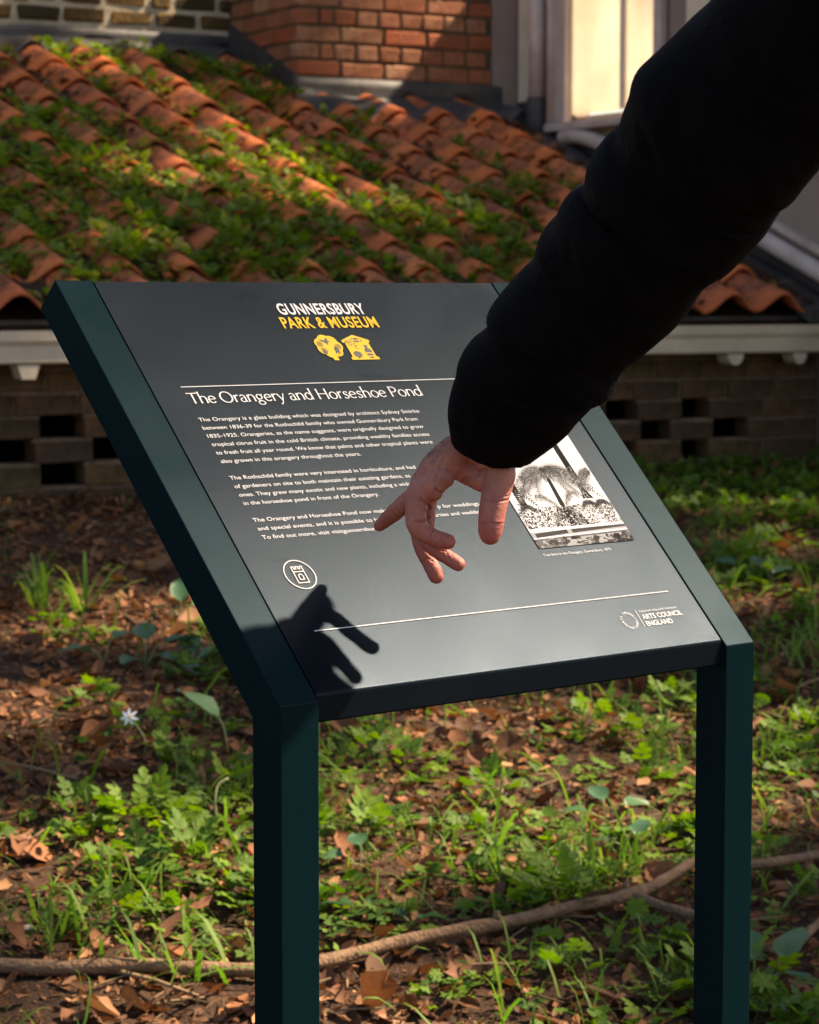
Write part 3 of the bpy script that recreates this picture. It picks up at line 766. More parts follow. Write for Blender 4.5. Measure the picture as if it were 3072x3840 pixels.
# funder's mark
text('funder_text', 'ARTS COUNCIL', 471.5, 43.8, width=56, height=6.0, bold=0.014)
text('funder_text', 'ENGLAND', 471.5, 35.3, width=36.8, height=6.0, bold=0.014)
text('funder_text', 'Supported using public funding by', 471.8, 52.6, width=53, height=2.3)
strokes('funder_mark', [([(467.5, 55.3), (467.6, 35.2)], 0.55, False)], M_PRINT)
def ring_text(s, a0, a1, R, size, inside=False):
    for i, c in enumerate(s):
        if c == ' ': continue
        a = math.radians(a0 + (a1 - a0) * i / (len(s) - 1))
        V, F = raw_text(c, .02); cxm = (V[:,0].min() + V[:,0].max()) / 2
        x, y = (V[:,0] - cxm) * size, (V[:,1] - .36) * size
        rot = a + (math.pi/2 if inside else -math.pi/2)
        X = 452.0 + R*math.cos(a) + x*math.cos(rot) - y*math.sin(rot); Y = 44.6 + R*math.sin(a) + x*math.sin(rot) + y*math.cos(rot)
        put_flat('funder_mark', np.stack([X, Y], 1)/1000, F, M_PRINT)
ring_text('ARTS COUNCIL', 205, -12, 9.3, 3.6)
ring_text('ENGLAND', 222, 335, 9.3, 3.3, True)

# printed engraving of tree ferns
def picture():
    r = random.Random(5)
    greys = [mat('engraving_ink', (v, v, v*1.0), 0.7, spec=0.05) for v in (0.005, 0.016, 0.04, 0.10, 0.27, 0.56)]
    V, F, MI, k = [], [], [], [0]
    def add(pts, g):
        h = HP + .00002 + 0.0000012 * k[0]; o = len(V)
        pts = [(min(max(x, 393.8), 526.4), min(max(y, 141.2), 316.0)) for x, y in pts]
        V.extend(pp(x/1000, y/1000, h) for x, y in pts); F.append(tuple(range(o, o+len(pts)))); MI.append(g)
    k[0] += 3
    add([(393.6,141),(526.6,141),(526.6,316.2),(393.6,316.2)], 5)
    for y in (262, 265.5, 270, 274, 288, 296): add([(393,y),(527,y+.3),(527,y+.9),(393,y+.5)], 4)
    for y in np.arange(208, 262, 6.5): add([(470+r.random()*20,y),(527,y+.3),(527,y+.7),(470,y+.4)], 4)
    def frond(x, y, a, L, droop, w, g, n=26):
        p = []; k[0] += 1
        for i in range(n + 1):
            t = i / n
            p.append((x + L*t*math.cos(a) , y + L*t*math.sin(a) - droop*t*t))
        for i in range(n):
            (x0,y0),(x1,y1) = p[i], p[i+1]; t = i/n
            dx, dy = x1-x0, y1-y0; l = math.hypot(dx,dy) + 1e-6; dx/=l; dy/=l
            ww = w * (0.35 + 1.0*math.sin(math.pi*min(1,t*0.85+.12)))
            for sgn in (1,-1):
                tipx = x0 + dx*ww*.55 - dy*sgn*ww; tipy = y0 + dy*ww*.55 + dx*sgn*ww - ww*.25
                add([(x0 - dx*.15*l, y0 - dy*.15*l), (x0 + dx*l*.55, y0 + dy*l*.55), (tipx, tipy)][::(1 if sgn > 0 else -1)], g if r.random() < .7 else min(g+1, 4))
            if t < .8: add([(x0-dy*.3,y0+dx*.3),(x0+dy*.3,y0-dx*.3),(x1+dy*.25,y1-dx*.25),(x1-dy*.25,y1+dx*.25)], 1)
    # background palms
    for a in (100, 128, 150, 172, 195): frond(524, 232, math.radians(a), 26, 22, 5, 2, 18)
    for a in (60, 95, 130, 20, -10): frond(398, 222, math.radians(a), 30, 26, 5, 3, 18)
    # standing trunks
    k[0] += 2
    add([(495.6,316),(503.0,316),(504.4,206),(507.6,199),(492.0,199),(495.0,206)], 0)
    add([(402.6,316),(409.6,316),(413.0,196),(403.2,196)], 0)
    k[0] += 2
    for i in range(70):
        y = 200 + 42 * r.random()**1.4; x = 499.7 + r.uniform(-3.8, 3.8); s_ = .35 + r.random()*.5
        add([(x-s_,y),(x,y-s_*1.5),(x+s_,y),(x,y+s_*1.5)], 4)
    for i in range(26):
        y = 198 + 18 * r.random(); x = 408 + r.uniform(-4, 4); add([(x-.6,y),(x,y-1),(x+.6,y),(x,y+1)], 3)
    # tree fern
    k[0] += 2
    for a, L, d, w, g in ((160,52,34,6,2),(140,50,44,6,2),(120,40,50,6,3),(172,46,18,5,3),(60,40,46,6,2),(40,48,40,6,1),(22,52,34,6,2),(5,46,34,6,1),(80,30,44,6,2),(100,30,44,6,1),(190,40,20,5,2),(-20,34,26,5,2)):
        frond(462.5, 238, math.radians(a), L, d, w, g, 34)
    k[0] += 2
    add([(460.6,240),(465.0,240),(460.5,160),(452.5,160)], 1)
    for a, L, d, w, g in ((110,26,36,5,1),(75,28,40,5,1),(40,26,34,5,0),(150,26,30,5,1),(15,22,26,5,1),(-60,26,8,4,0),(-85,26,4,4,0),(-110,24,6,4,0),(-35,22,12,4,1)):
        frond(459, 184, math.radians(a), L, d, w, g, 22)
    # undergrowth
    for a, L, d, w, g in ((166,64,50,6,3),(146,62,62,6,2),(126,48,70,6,3),(66,44,70,6,3),(48,56,62,6,2),(30,62,50,6,3),(8,60,40,6,3)):
        frond(462, 230, math.radians(a), L, d, w, g, 30)
    for a in (75, 120, 160): frond(482, 206, math.radians(a), 22, 28, 4, 3, 18); frond(434, 204, math.radians(180 - a), 22, 26, 4, 3, 18)
    for i in range(1500):
        if i % 60 == 0: k[0] += 1
        x = r.uniform(394, 526); y = 166 + 26*r.random(); s_ = .6 + 1.6*r.random(); a = r.uniform(0, 6.28)
        add([(x + s_*math.cos(a), y + s_*math.sin(a)), (x - s_*.4*math.sin(a), y + s_*.4*math.cos(a)), (x - s_*math.cos(a), y - s_*math.sin(a)), (x + s_*.4*math.sin(a), y - s_*.4*math.cos(a))], r.choice((0,0,0,1,1,2,2,3,4,5)))
    for x in (496, 410, 515):
        for a in range(10, 175, 18): frond(x, 192, math.radians(a), 13, 9, 2.4, r.choice((1,2)), 10)
    # terrace, steps and rockwork
    k[0] += 3
    add([(393,165),(527,166),(527,141),(393,141)], 4)
    k[0] += 2
    add([(393,165),(527,166),(527,162.5),(393,161)], 5)
    add([(399,154),(444,157),(444,162),(399,159.5)], 2); add([(450,157),(527,160),(527,163.5),(450,162)], 2)
    add([(393,152.4),(527,155.4),(527,157.6),(393,154.2)], 5)
    add([(393,150),(527,153),(527,155.2),(393,152.2)], 3)
    k[0] += 2
    for i in range(150):
        x = r.uniform(390, 530); y = 141 + 10*r.random()**1.3; w_ = r.uniform(1.5, 8); h_ = r.uniform(.8, 4)
        if i % 25 == 0: k[0] += 1
        add([(x-w_, y-h_*r.random()), (x+w_*.4, y-h_), (x+w_, y+h_*r.random()), (x-w_*.2, y+h_)], r.choice((1,2,2,3,3,4,4)))
    me = mesh_np('engraving_print', V, F)
    for g in greys: me.materials.append(g)
    me.polygons.foreach_set('material_index', MI)
    tag(link('engraving_print', me, None, sign), 'black and white engraving of tall tree ferns and palms')
picture()

# ------------------------------------------------------------------ the reaching person: hand and sleeve
def skin_material():
    m = bpy.data.materials.new('skin'); m.use_nodes = True
    nt = m.node_tree; nd = nt.nodes; lk = nt.links; p = nd['Principled BSDF']
    tc = nd.new('ShaderNodeTexCoord')
    n1 = nd.new('ShaderNodeTexNoise'); n1.inputs['Scale'].default_value = 45; n1.inputs['Detail'].default_value = 5
    cr = nd.new('ShaderNodeValToRGB')
    cr.color_ramp.elements[0].position = 0.3; cr.color_ramp.elements[0].color = (0.30, 0.098, 0.070, 1)
    cr.color_ramp.elements[1].position = 0.72; cr.color_ramp.elements[1].color = (0.46, 0.20, 0.145, 1)
    a = nd.new('ShaderNodeAttribute'); a.attribute_name = 'flush'
    mx = nd.new('ShaderNodeMix'); mx.data_type = 'RGBA'; mx.inputs['B'].default_value = (0.40, 0.088, 0.068, 1)
    lk.new(tc.outputs['Object'], n1.inputs['Vector']); lk.new(n1.outputs['Fac'], cr.inputs[0])
    lk.new(a.outputs['Fac'], mx.inputs['Factor']); lk.new(cr.outputs[0], mx.inputs['A'])
    lk.new(mx.outputs['Result'], p.inputs['Base Color'])
    p.inputs['Roughness'].default_value = 0.5
    p.inputs['Subsurface Weight'].default_value = 0.15
    p.inputs['Subsurface Radius'].default_value = (1.0, 0.3, 0.15)
    p.inputs['Subsurface Scale'].default_value = 0.006
    v = nd.new('ShaderNodeTexVoronoi'); v.inputs['Scale'].default_value = 900
    n2 = nd.new('ShaderNodeTexNoise'); n2.inputs['Scale'].default_value = 260; n2.inputs['Detail'].default_value = 6
    lk.new(tc.outputs['Object'], v.inputs['Vector']); lk.new(tc.outputs['Object'], n2.inputs['Vector'])
    ad = nd.new('ShaderNodeMath'); ad.operation = 'ADD'; lk.new(v.outputs['Distance'], ad.inputs[0]); lk.new(n2.outputs['Fac'], ad.inputs[1])
    bp = nd.new('ShaderNodeBump'); bp.inputs['Strength'].default_value = 0.35; bp.inputs['Distance'].default_value = 0.0012
    lk.new(ad.outputs[0], bp.inputs['Height']); lk.new(bp.outputs[0], p.inputs['Normal'])
    return m
M_SKIN = skin_material()
person = empty('person', (0.9, 1.6, 0.0), 'person in a black jacket whose arm reaches in from the right with a pointing hand', 'person')
PM = Matrix.Translation((-0.9, -1.6, 0))
HAND = {
 'forearm': [[0.0988, 2.1271, 1.2169, 0.0218], [0.0761, 2.1527, 1.1891, 0.0207], [0.0581, 2.1628, 1.1673, 0.0184]],
 'metacarpal_index': [[0.0466, 2.1644, 1.1623, 0.016], [0.033, 2.1635, 1.1532, 0.0155], [0.0219, 2.1627, 1.1436, 0.0141], [0.0132, 2.1618, 1.1339, 0.0114], [0.0084, 2.1631, 1.1261, 0.0101]],
 'metacarpal_middle': [[0.0525, 2.1701, 1.1591, 0.0155], [0.033, 2.1628, 1.145, 0.0131], [0.0185, 2.1536, 1.1321, 0.0108], [0.0098, 2.1509, 1.1246, 0.0104]],
 'metacarpal_ring': [[0.0481, 2.1901, 1.1578, 0.0137], [0.0285, 2.1887, 1.1431, 0.0117], [0.0177, 2.1794, 1.1282, 0.0098], [0.0177, 2.1743, 1.1169, 0.0078]],
 'metacarpal_little': [[0.0485, 2.206, 1.1567, 0.0118], [0.0258, 2.2045, 1.14, 0.0099], [0.0139, 2.1948, 1.1211, 0.0083], [0.0085, 2.1891, 1.1018, 0.0075], [0.0075, 2.1877, 1.0872, 0.0071]],
 'knuckle_pad': [[0.0291, 2.1561, 1.1377, 0.0116], [0.0238, 2.1534, 1.1302, 0.0092], [0.0223, 2.1528, 1.123, 0.0071]],
 'thenar': [[0.0697, 2.1601, 1.1597, 0.0183], [0.0774, 2.1552, 1.1494, 0.0175], [0.08, 2.1503, 1.1401, 0.0146], [0.0782, 2.1474, 1.1297, 0.0133], [0.0766, 2.1457, 1.1222, 0.0127]],
 'palm_web': [[0.0457, 2.1691, 1.1475, 0.0145], [0.0554, 2.1684, 1.1407, 0.0128], [0.0649, 2.162, 1.1359, 0.0126], [0.0715, 2.1558, 1.1339, 0.0125]],
 'index': [[0.006, 2.1647, 1.1216, 0.0089], [-0.0008, 2.1701, 1.1148, 0.0089], [-0.0086, 2.1795, 1.1076, 0.0083], [-0.0165, 2.1889, 1.0999, 0.0075], [-0.023, 2.1964, 1.0938, 0.0064], [-0.0275, 2.201, 1.0897, 0.0054]],
 'middle': [[0.0083, 2.151, 1.1256, 0.0106], [0.0061, 2.1491, 1.1151, 0.0103], [0.0054, 2.1472, 1.1056, 0.0097], [0.0059, 2.1455, 1.0976, 0.0096], [0.0086, 2.1439, 1.0915, 0.009], [0.0155, 2.1415, 1.0871, 0.0081], [0.0232, 2.1383, 1.0843, 0.0077], [0.0308, 2.1361, 1.0821, 0.0074], [0.0338, 2.135, 1.0814, 0.0071]],
 'ring': [[0.0177, 2.1725, 1.119, 0.0084], [0.0181, 2.1696, 1.1085, 0.006], [0.0169, 2.1666, 1.098, 0.0062], [0.0147, 2.1636, 1.0866, 0.0068], [0.0155, 2.1599, 1.0787, 0.0074], [0.0234, 2.1563, 1.0726, 0.0072], [0.033, 2.1527, 1.0664, 0.007], [0.0407, 2.1503, 1.0618, 0.0068], [0.0434, 2.1492, 1.0601, 0.0066]],
 'little': [[0.0075, 2.1878, 1.0882, 0.0071], [0.0088, 2.1849, 1.0776, 0.0071], [0.0119, 2.1821, 1.0691, 0.007], [0.0168, 2.1803, 1.0599, 0.007], [0.0219, 2.1784, 1.0508, 0.0074], [0.0238, 2.178, 1.0457, 0.007]],
 'thumb': [[0.0764, 2.1457, 1.1217, 0.0127], [0.0753, 2.1441, 1.1156, 0.0125], [0.0736, 2.1423, 1.107, 0.012], [0.0725, 2.1406, 1.0995, 0.012], [0.0717, 2.14, 1.0918, 0.011], [0.0714, 2.1395, 1.0873, 0.0094]],
}
FOLDS = [([0.0093, 1.1201, 0.0141, 1.1153, 0.0179, 1.1091], 1.5, 0.9), ([0.005, 1.0998, 0.0107, 1.0992, 0.017, 1.1014], 1.3, 0.8), ([0.023, 1.1277, 0.0251, 1.1249, 0.0295, 1.1233], 1.3, 0.9), ([0.0103, 1.1306, 0.0136, 1.1249, 0.016, 1.1182], 0.7, 0.8), ([0.0175, 1.0861, 0.0199, 1.0899, 0.0205, 1.0928], 1.0, 0.7), ([0.0636, 1.1186, 0.0761, 1.1174, 0.0891, 1.1189], 0.8, 0.7), ([0.0641, 1.1215, 0.0761, 1.1206, 0.0895, 1.1222], 0.5, 0.6), ([0.0602, 1.0976, 0.0722, 1.0983, 0.0847, 1.0976], 0.7, 0.7), ([0.0607, 1.0962, 0.0722, 1.0962, 0.0843, 1.0958], 0.35, 0.6), ([0.0674, 1.145, 0.0569, 1.1383, 0.0429, 1.1306], 1.2, 1.6), ([-0.0152, 1.1115, -0.0123, 1.1057, -0.0075, 1.1019], 0.5, 0.7), ([-0.0085, 1.122, -0.0037, 1.1153, -0.0027, 1.1057], 0.5, 0.8), ([0.0261, 1.0727, 0.0319, 1.0722], 0.5, 0.6), ([0.004, 1.1402, 0.0078, 1.1344], 0.5, 0.7), ([0.0011, 1.1344, 0.005, 1.1287], 0.5, 0.7), ([0.0386, 1.1383, 0.0425, 1.1364], 0.3, 0.6), ([0.029, 1.1469, 0.0232, 1.1354], 0.35, 1.2), ([0.0223, 1.1536, 0.0136, 1.1421], 0.45, 1.3), ([0.029, 1.1622, 0.0213, 1.1498], 0.45, 1.3), ([0.0348, 1.1603, 0.0271, 1.1459], 0.4, 1.3), ([0.0232, 1.0789, 0.029, 1.0837], 0.3, 0.6), ([0.0328, 1.0713, 0.0357, 1.0636], 0.4, 0.7), ([0.0136, 1.0646, 0.0213, 1.0598], 0.35, 0.7), ([0.0098, 1.1086, 0.0136, 1.1076], 0.35, 0.5)]
SLEEVE = [([0.037, 2.1563, 1.1728], [0.1125, 2.1547, 1.1558]), ([0.0337, 2.1415, 1.1946], [0.1396, 2.1402, 1.1801]), ([0.0356, 2.1312, 1.2115], [0.1508, 2.1298, 1.1954]), ([0.0403, 2.121, 1.228], [0.164, 2.1193, 1.2095]), ([0.0423, 2.1153, 1.2391], [0.1785, 2.1137, 1.2215]), ([0.0524, 2.1048, 1.2535], [0.1831, 2.1027, 1.2303]), ([0.0662, 2.0965, 1.2693], [0.1859, 2.0936, 1.2374]), ([0.0677, 2.0891, 1.2844], [0.1982, 2.086, 1.2498]), ([0.0904, 2.07, 1.3139], [0.2183, 2.0658, 1.2677]), ([0.1038, 2.0595, 1.3277], [0.2288, 2.055, 1.2782]), ([0.1088, 2.0444, 1.3471], [0.2408, 2.0399, 1.2962]), ([0.1196, 2.0289, 1.3604], [0.2445, 2.024, 1.3059]), ([0.126, 2.0184, 1.3749], [0.2497, 2.0127, 1.3113]), ([0.1338, 2.0105, 1.3842], [0.2633, 2.0047, 1.3192]), ([0.1425, 2.004, 1.3866], [0.274, 1.999, 1.3308]), ([0.1435, 1.997, 1.394], [0.2806, 1.992, 1.3392]), ([0.1459, 1.9865, 1.4081], [0.2908, 1.9814, 1.3521]), ([0.1577, 1.9742, 1.4241], [0.2974, 1.9688, 1.3646]), ([0.1679, 1.963, 1.4308], [0.3018, 1.9579, 1.374]), ([0.1692, 1.9522, 1.4416], [0.3108, 1.9469, 1.3818]), ([0.1749, 1.9371, 1.4599], [0.3145, 1.9307, 1.3884]), ([0.1775, 1.9232, 1.4726], [0.3245, 1.9169, 1.4023]), ([0.1958, 1.9097, 1.49], [0.3448, 1.9038, 1.4242]), ([0.2105, 1.8958, 1.503], [0.3585, 1.8905, 1.4436]), ([0.2245, 1.8768, 1.515], [0.3689, 1.8721, 1.4624]), ([0.2448, 1.8492, 1.5434], [0.3889, 1.8444, 1.4896]), ([0.2751, 1.8024, 1.5813], [0.421, 1.7972, 1.5232]), ([0.3146, 1.7558, 1.6204], [0.4564, 1.7503, 1.5602]), ([0.3437, 1.6994, 1.6637], [0.4952, 1.6926, 1.5874]), ([0.37, 1.6415, 1.6891], [0.5212, 1.6339, 1.6051]), ([0.4053, 1.6026, 1.7033], [0.5185, 1.5964, 1.635])]

def capsule_chain(bm, pts):
    """overlapping spheres and cones along a chain of (x, y, z, r)"""
    def ball(c, r):
        bmesh.ops.create_icosphere(bm, subdivisions=3, radius=r, matrix=Matrix.Translation(c))
    for i, (x, y, z, r) in enumerate(pts):
        ball(Vector((x, y, z)), r)
        if i:
            a = Vector(pts[i-1][:3]); b = Vector((x, y, z)); ra = pts[i-1][3]
            d = b - a; L = d.length
            if L < 1e-5: continue
            n = max(1, int(L / 0.002))
            m = d.to_track_quat('Z', 'Y').to_matrix().to_4x4(); m.translation = (a + b) / 2
            bmesh.ops.create_cone(bm, cap_ends=True, segments=28, radius1=ra, radius2=r, depth=L, matrix=m)
def crease(me_o, cut):
    pass
def build_hand():
    bm = bmesh.new()
    for k, pts in HAND.items(): capsule_chain(bm, pts)
    me = bpy.data.meshes.new('hand'); bm.to_mesh(me); bm.free()
    o = bpy.data.objects.new('hand', me); COL.objects.link(o)
    md = o.modifiers.new('r', 'REMESH'); md.mode = 'VOXEL'; md.voxel_size = 0.0009; md.use_smooth_shade = True
    sm = o.modifiers.new('s', 'SMOOTH'); sm.factor = 0.6; sm.iterations = 11
    dg = bpy.context.evaluated_depsgraph_get(); dg.update()
    me2 = bpy.data.meshes.new_from_object(o.evaluated_get(dg))
    bpy.data.objects.remove(o)
    nv = len(me2.vertices); co = np.empty(nv*3, dtype=np.float32); me2.vertices.foreach_get('co', co); co = co.reshape(-1, 3)
    nr = np.empty(nv*3, dtype=np.float32); me2.vertices.foreach_get('normal', nr); nr = nr.reshape(-1, 3)
    # skin folds and creases on the side of the hand towards the camera, in the x-z plane
    disp = np.zeros(nv, dtype=np.float32)
    face = np.clip(-nr[:, 1]*2.2, 0, 1)
    wob = np.array([noise.noise((float(c[0])*260, float(c[1])*260, float(c[2])*260)) for c in co], dtype=np.float32)
    for pts, dep, w in FOLDS:
        best = np.full(nv, 1e9); w *= .001
        for i in range(0, len(pts)-2, 2):
            a = np.array(pts[i:i+2]); b = np.array(pts[i+2:i+4]); d = b - a; L2 = d @ d
            rel = co[:, [0, 2]] - a; t = np.clip((rel @ d)/L2, 0, 1)
            best = np.minimum(best, np.linalg.norm(rel - np.outer(t, d), axis=1))
        best = best + .0004*wob
        disp -= face*dep*.0012*np.exp(-(best/w)**2)
        disp += face*dep*.0005*np.exp(-((best - 2.4*w)/(1.3*w))**2)
    for k, j in (('index', 3), ('middle', 6), ('ring', 6), ('little', 3)):
        p = np.array(HAND[k][j]); a = np.array(HAND[k][max(j-1, 0)]); b = np.array(HAND[k][j+1])
        t = (b - a)[:3]; t /= np.linalg.norm(t)
        for off, dep in ((0.0, 0.0005), (0.0028, 0.0003)):
            rel = co - p[:3]; al = rel @ t - off; di = np.linalg.norm(rel - np.outer(rel @ t, t), axis=1)
            al = al + 0.0012*np.sin(di*900 + j)
            m_ = (di < p[3]*1.25)
            disp -= np.where(m_, dep*np.exp(-(al/0.0009)**2), 0)
    # tendons and knuckles on the back of the hand
    for k in ('metacarpal_index', 'metacarpal_middle'):
        p = HAND[k]
        for i in range(len(p)-1):
            a = np.array(p[i][:3]); b = np.array(p[i+1][:3]); d = b-a; L = np.linalg.norm(d); t = d/L
            rel = co - a; al = np.clip(rel @ t, 0, L); di = np.linalg.norm(rel - np.outer(al, t), axis=1)
            disp += 0.0006*np.exp(-(di/0.005)**2)
    lump = np.array([noise.noise((float(c[0])*85, float(c[1])*85, float(c[2])*85)) for c in co], dtype=np.float32)
    disp += 0.0005*lump + 0.00016*wob
    co = co + nr * disp[:, None]
    # redder towards the finger tips and knuckles
    fl = np.zeros(nv, dtype=np.float32)
    for k in ('index', 'middle', 'ring', 'little', 'thumb'):
        n = len(HAND[k])
        for i, q in enumerate(HAND[k]):
            d = np.linalg.norm(co - np.array(q[:3]), axis=1); wgt = 0.30 + 0.60*(i/(n-1))
            fl = np.maximum(fl, wgt*np.exp(-(d/(q[3]*1.6))**2))
    co[:, 0] -= 0.9; co[:, 1] -= 1.6
    me2.vertices.foreach_set('co', co.ravel())
    at = me2.attributes.new('flush', 'FLOAT', 'POINT'); at.data.foreach_set('value', fl)
    me2.materials.clear(); me2.materials.append(M_SKIN)
    me2.polygons.foreach_set('use_smooth', [True]*len(me2.polygons)); me2.update()
    me2.name = 'hand'
    h = bpy.data.objects.new('hand', me2); COL.objects.link(h); h.parent = person
    return co
hand_co = build_hand()
# fine dark hairs on the wrist and the back of the hand
def hairs():
    r = random.Random(3); V, F = [], []
    a, b = Vector(HAND['metacarpal_index'][0][:3]), Vector(HAND['metacarpal_index'][2][:3])
    left = Vector((-0.72, -0.35, 0.55)).normalized()
    for i in range(420):
        t = r.uniform(-0.15, 0.75); c = a.lerp(b, t); rad = HAND['metacarpal_index'][0][3]*(1-t) + HAND['metacarpal_index'][2][3]*t
        d = (left + Vector((r.uniform(-.5,.5), r.uniform(-.75,.2), r.uniform(-.5,.5)))).normalized()
        p = c + d*rad*0.97 + Vector((-.9, -1.6, 0))
        g = ((b - a).normalized()*0.9 + d*0.35 + Vector((r.uniform(-.3,.3), r.uniform(-.3,.3), r.uniform(-.3,.3)))).normalized()
        L = r.uniform(.004, .010); w = Vector((.00014, 0, .00010)); o = len(V)
        q = p + g*L*.5 + d*.0006; e = p + g*L
        V += [p-w, p+w, q+w*.7, q-w*.7, e]; F += [(o,o+1,o+2,o+3), (o+3,o+2,o+4)]
    m = mat('dark_hair', (0.018, 0.010, 0.007), 0.6)
    tag(link('wrist_hair', mesh_np('wrist_hair', V, F), m, person), kind='stuff')
hairs()
def build_sleeve():
    rings, seg = [], 72
    Ls = [Vector(a) for a, b in SLEEVE]; Rs = [Vector(b) for a, b in SLEEVE]
    Ls, Rs = smooth_path(Ls, 5), smooth_path(Rs, 5)
    V, F = [], []
    n = len(Ls)
    for i in range(n):
        c = (Ls[i] + Rs[i]) / 2; ax = (Rs[i] - Ls[i]) / 2; rr = ax.length; ax.normalize()
        cn = (Ls[min(i+1,n-1)] + Rs[min(i+1,n-1)])/2 - (Ls[max(i-1,0)] + Rs[max(i-1,0)])/2
        dep = ax.cross(cn).normalized(); depth = rr * 0.86
        for k in range(seg):
            th = 2*math.pi*k/seg
            q_ = (math.cos(th)*1.1 + i*.10, math.sin(th)*1.1 - i*.055, i*.05); f = 0.97 + (0.13*noise.noise(q_) - 0.16*abs(noise.noise((q_[0]*2.3, q_[1]*2.3 + i*.12, 7))) + 0.05*noise.noise((q_[0]*5, q_[1]*5, i*.4))) * abs(math.sin(th))
            V.append(c + ax*math.cos(th)*rr + dep*math.sin(th)*depth*f + Vector((-.9, -1.6, 0)))
    for i in range(n-1):
        for k in range(seg): F.append((i*seg+k, i*seg+(k+1)%seg, (i+1)*seg+(k+1)%seg, (i+1)*seg+k))
    F.append(tuple(range((n-1)*seg, n*seg)))
    # turn the cuff inward
    o = len(V)
    c0 = sum((V[k] for k in range(seg)), Vector()) / seg; c4 = sum((V[8*seg + k] for k in range(seg)), Vector()) / seg
    for k in range(seg): V.append(c0 + (V[k]-c0)*0.90 + (c4-c0).normalized()*0.004)
    for k in range(seg): V.append(c4 + (V[8*seg+k]-c4)*0.85)
    for k in range(seg):
        F.append((k, o+k, o+(k+1)%seg, (k+1)%seg)); F.append((o+k, o+seg+k, o+seg+(k+1)%seg, o+(k+1)%seg))
    link('jacket_sleeve', mesh_np('jacket_sleeve', V, F, True), M_CLOTH, person)
build_sleeve()

# ------------------------------------------------------------------ leaves, grass and litter
def fan(rim, center=(0, .5, 0)):
    V = [center] + list(rim); n = len(rim)
    return np.array(V, dtype=float), np.array([(0, 1+i, 1+(i+1) % n) for i in range(n)])
def t_round():
    rim = []
    for i in range(13):
        a = 2*math.pi*i/13 - math.pi/2
        r = .5*(1 + .07*math.cos(6.5*a*2)) * (0.35 if i == 0 else 1)
        rim.append((r*math.cos(a), .5 + r*math.sin(a), .10*(1 if i % 2 else .55) if i else 0))
    return fan(rim, (0, .42, -.02))
def t_lobed():
    rim = []
    for i in range(22):
        a = 2*math.pi*i/22 - math.pi/2
        lob = (1, .72, .95, .6)[i % 4] if i else .25
        r = .55*lob
        rim.append((r*math.cos(a), .45 + r*math.sin(a), .07*math.sin(i*1.7)))
    return fan(rim, (0, .35, .02))
def t_trefoil():
    V, F = [], []
    for a in (0, 2.1, -2.1):
        o = len(V); c, s = math.cos(a), math.sin(a)
        pts = [(0,0,0),(-.22,.25,.05),(-.2,.46,.08),(0,.40,.03),(.2,.46,.08),(.22,.25,.05)]
        V += [(x*c - y*s, x*s + y*c, z) for x, y, z in pts]; F += [(o,o+3,o+2),(o,o+2,o+1),(o,o+4,o+3),(o,o+5,o+4)]
    return np.array(V), np.array(F)
def t_pinnate():
    V, F = [], []
    def leaflet(bx, by, a, L):
        o = len(V); c, s = math.cos(a), math.sin(a)
        for x, y, z in ((0,0,0),(-.28,.35,.05),(-.20,.62,.02),(-.34,.66,.04),(0,1,-.04),(.34,.66,.04),(.20,.62,.02),(.28,.35,.05)):
            V.append((bx + L*(x*c - y*s), by + L*(x*s + y*c), L*z + .03*by))
        F.extend([(o,o+2,o+1),(o+1,o+2,o+3),(o+2,o+4,o+3),(o,o+4,o+2),(o,o+6,o+4),(o,o+7,o+6),(o+7,o+5,o+6),(o+6,o+5,o+4)])
    for (y, a, L) in ((.25, 1.0, .38), (.25, -1.0, .38), (.48, .8, .40), (.48, -.8, .40), (.62, 0, .44)): leaflet(0, y, a, L)
    o = len(V); V += [(-.012,0,0),(.012,0,0),(0,.65,.02)]; F.append((o,o+1,o+2))
    return np.array(V), np.array(F)
def t_ovate(fold=.12, curl=-.12):
    V, F = [], []
    prof = ((0,.02),(.18,.26),(.42,.34),(.68,.26),(.88,.12),(1,.0))
    for y, w in prof:
        z = curl*y*y; V += [(-w, y, z + fold*w*1.2), (0, y, z), (w, y, z + fold*w*1.2)]
    for i in range(5):
        a = 3*i; F += [(a,a+1,a+4),(a,a+4,a+3),(a+1,a+2,a+5),(a+1,a+5,a+4)]
    return np.array(V), np.array(F)
def t_crown():
    return np.array([(0,0,0),(-.30,.45,.06),(0,.5,0),(.30,.45,.06),(0,1,-.08)], dtype=float), np.array([(0,2,1),(0,3,2),(1,2,4),(2,3,4)])
def t_blade():
    V, F = [], []
    for i, (y, z, w) in enumerate(((0,0,.030),(.30,.34,.034),(.62,.58,.028),(.88,.66,.016),(1.05,.62,.002))):
        V += [(-w, y*.62, z), (w, y*.62, z)]
    for i in range(4): a = 2*i; F += [(a,a+1,a+3),(a,a+3,a+2)]
    return np.array(V), np.array(F)
def t_litter(seed):
    r = random.Random(seed); V, F = [], []
    c = r.uniform(.15,.55)
    for i, (y, w) in enumerate(((0,.05),(.25,.24),(.5,.34),(.75,.22),(1,.03))):
        w *= r.uniform(.6,1.3)
        for x in (-1, 0, 1): V.append((x*w + r.uniform(-.05,.05), y + r.uniform(-.06,.06), c*abs(x)*w*1.6 + .35*(y-.5)**2*c*2 + r.uniform(-.03,.03)))
    for i in range(4):
        a = 3*i; F += [(a,a+1,a+4),(a,a+4,a+3),(a+1,a+2,a+5),(a+1,a+5,a+4)]
    return np.array(V), np.array(F)
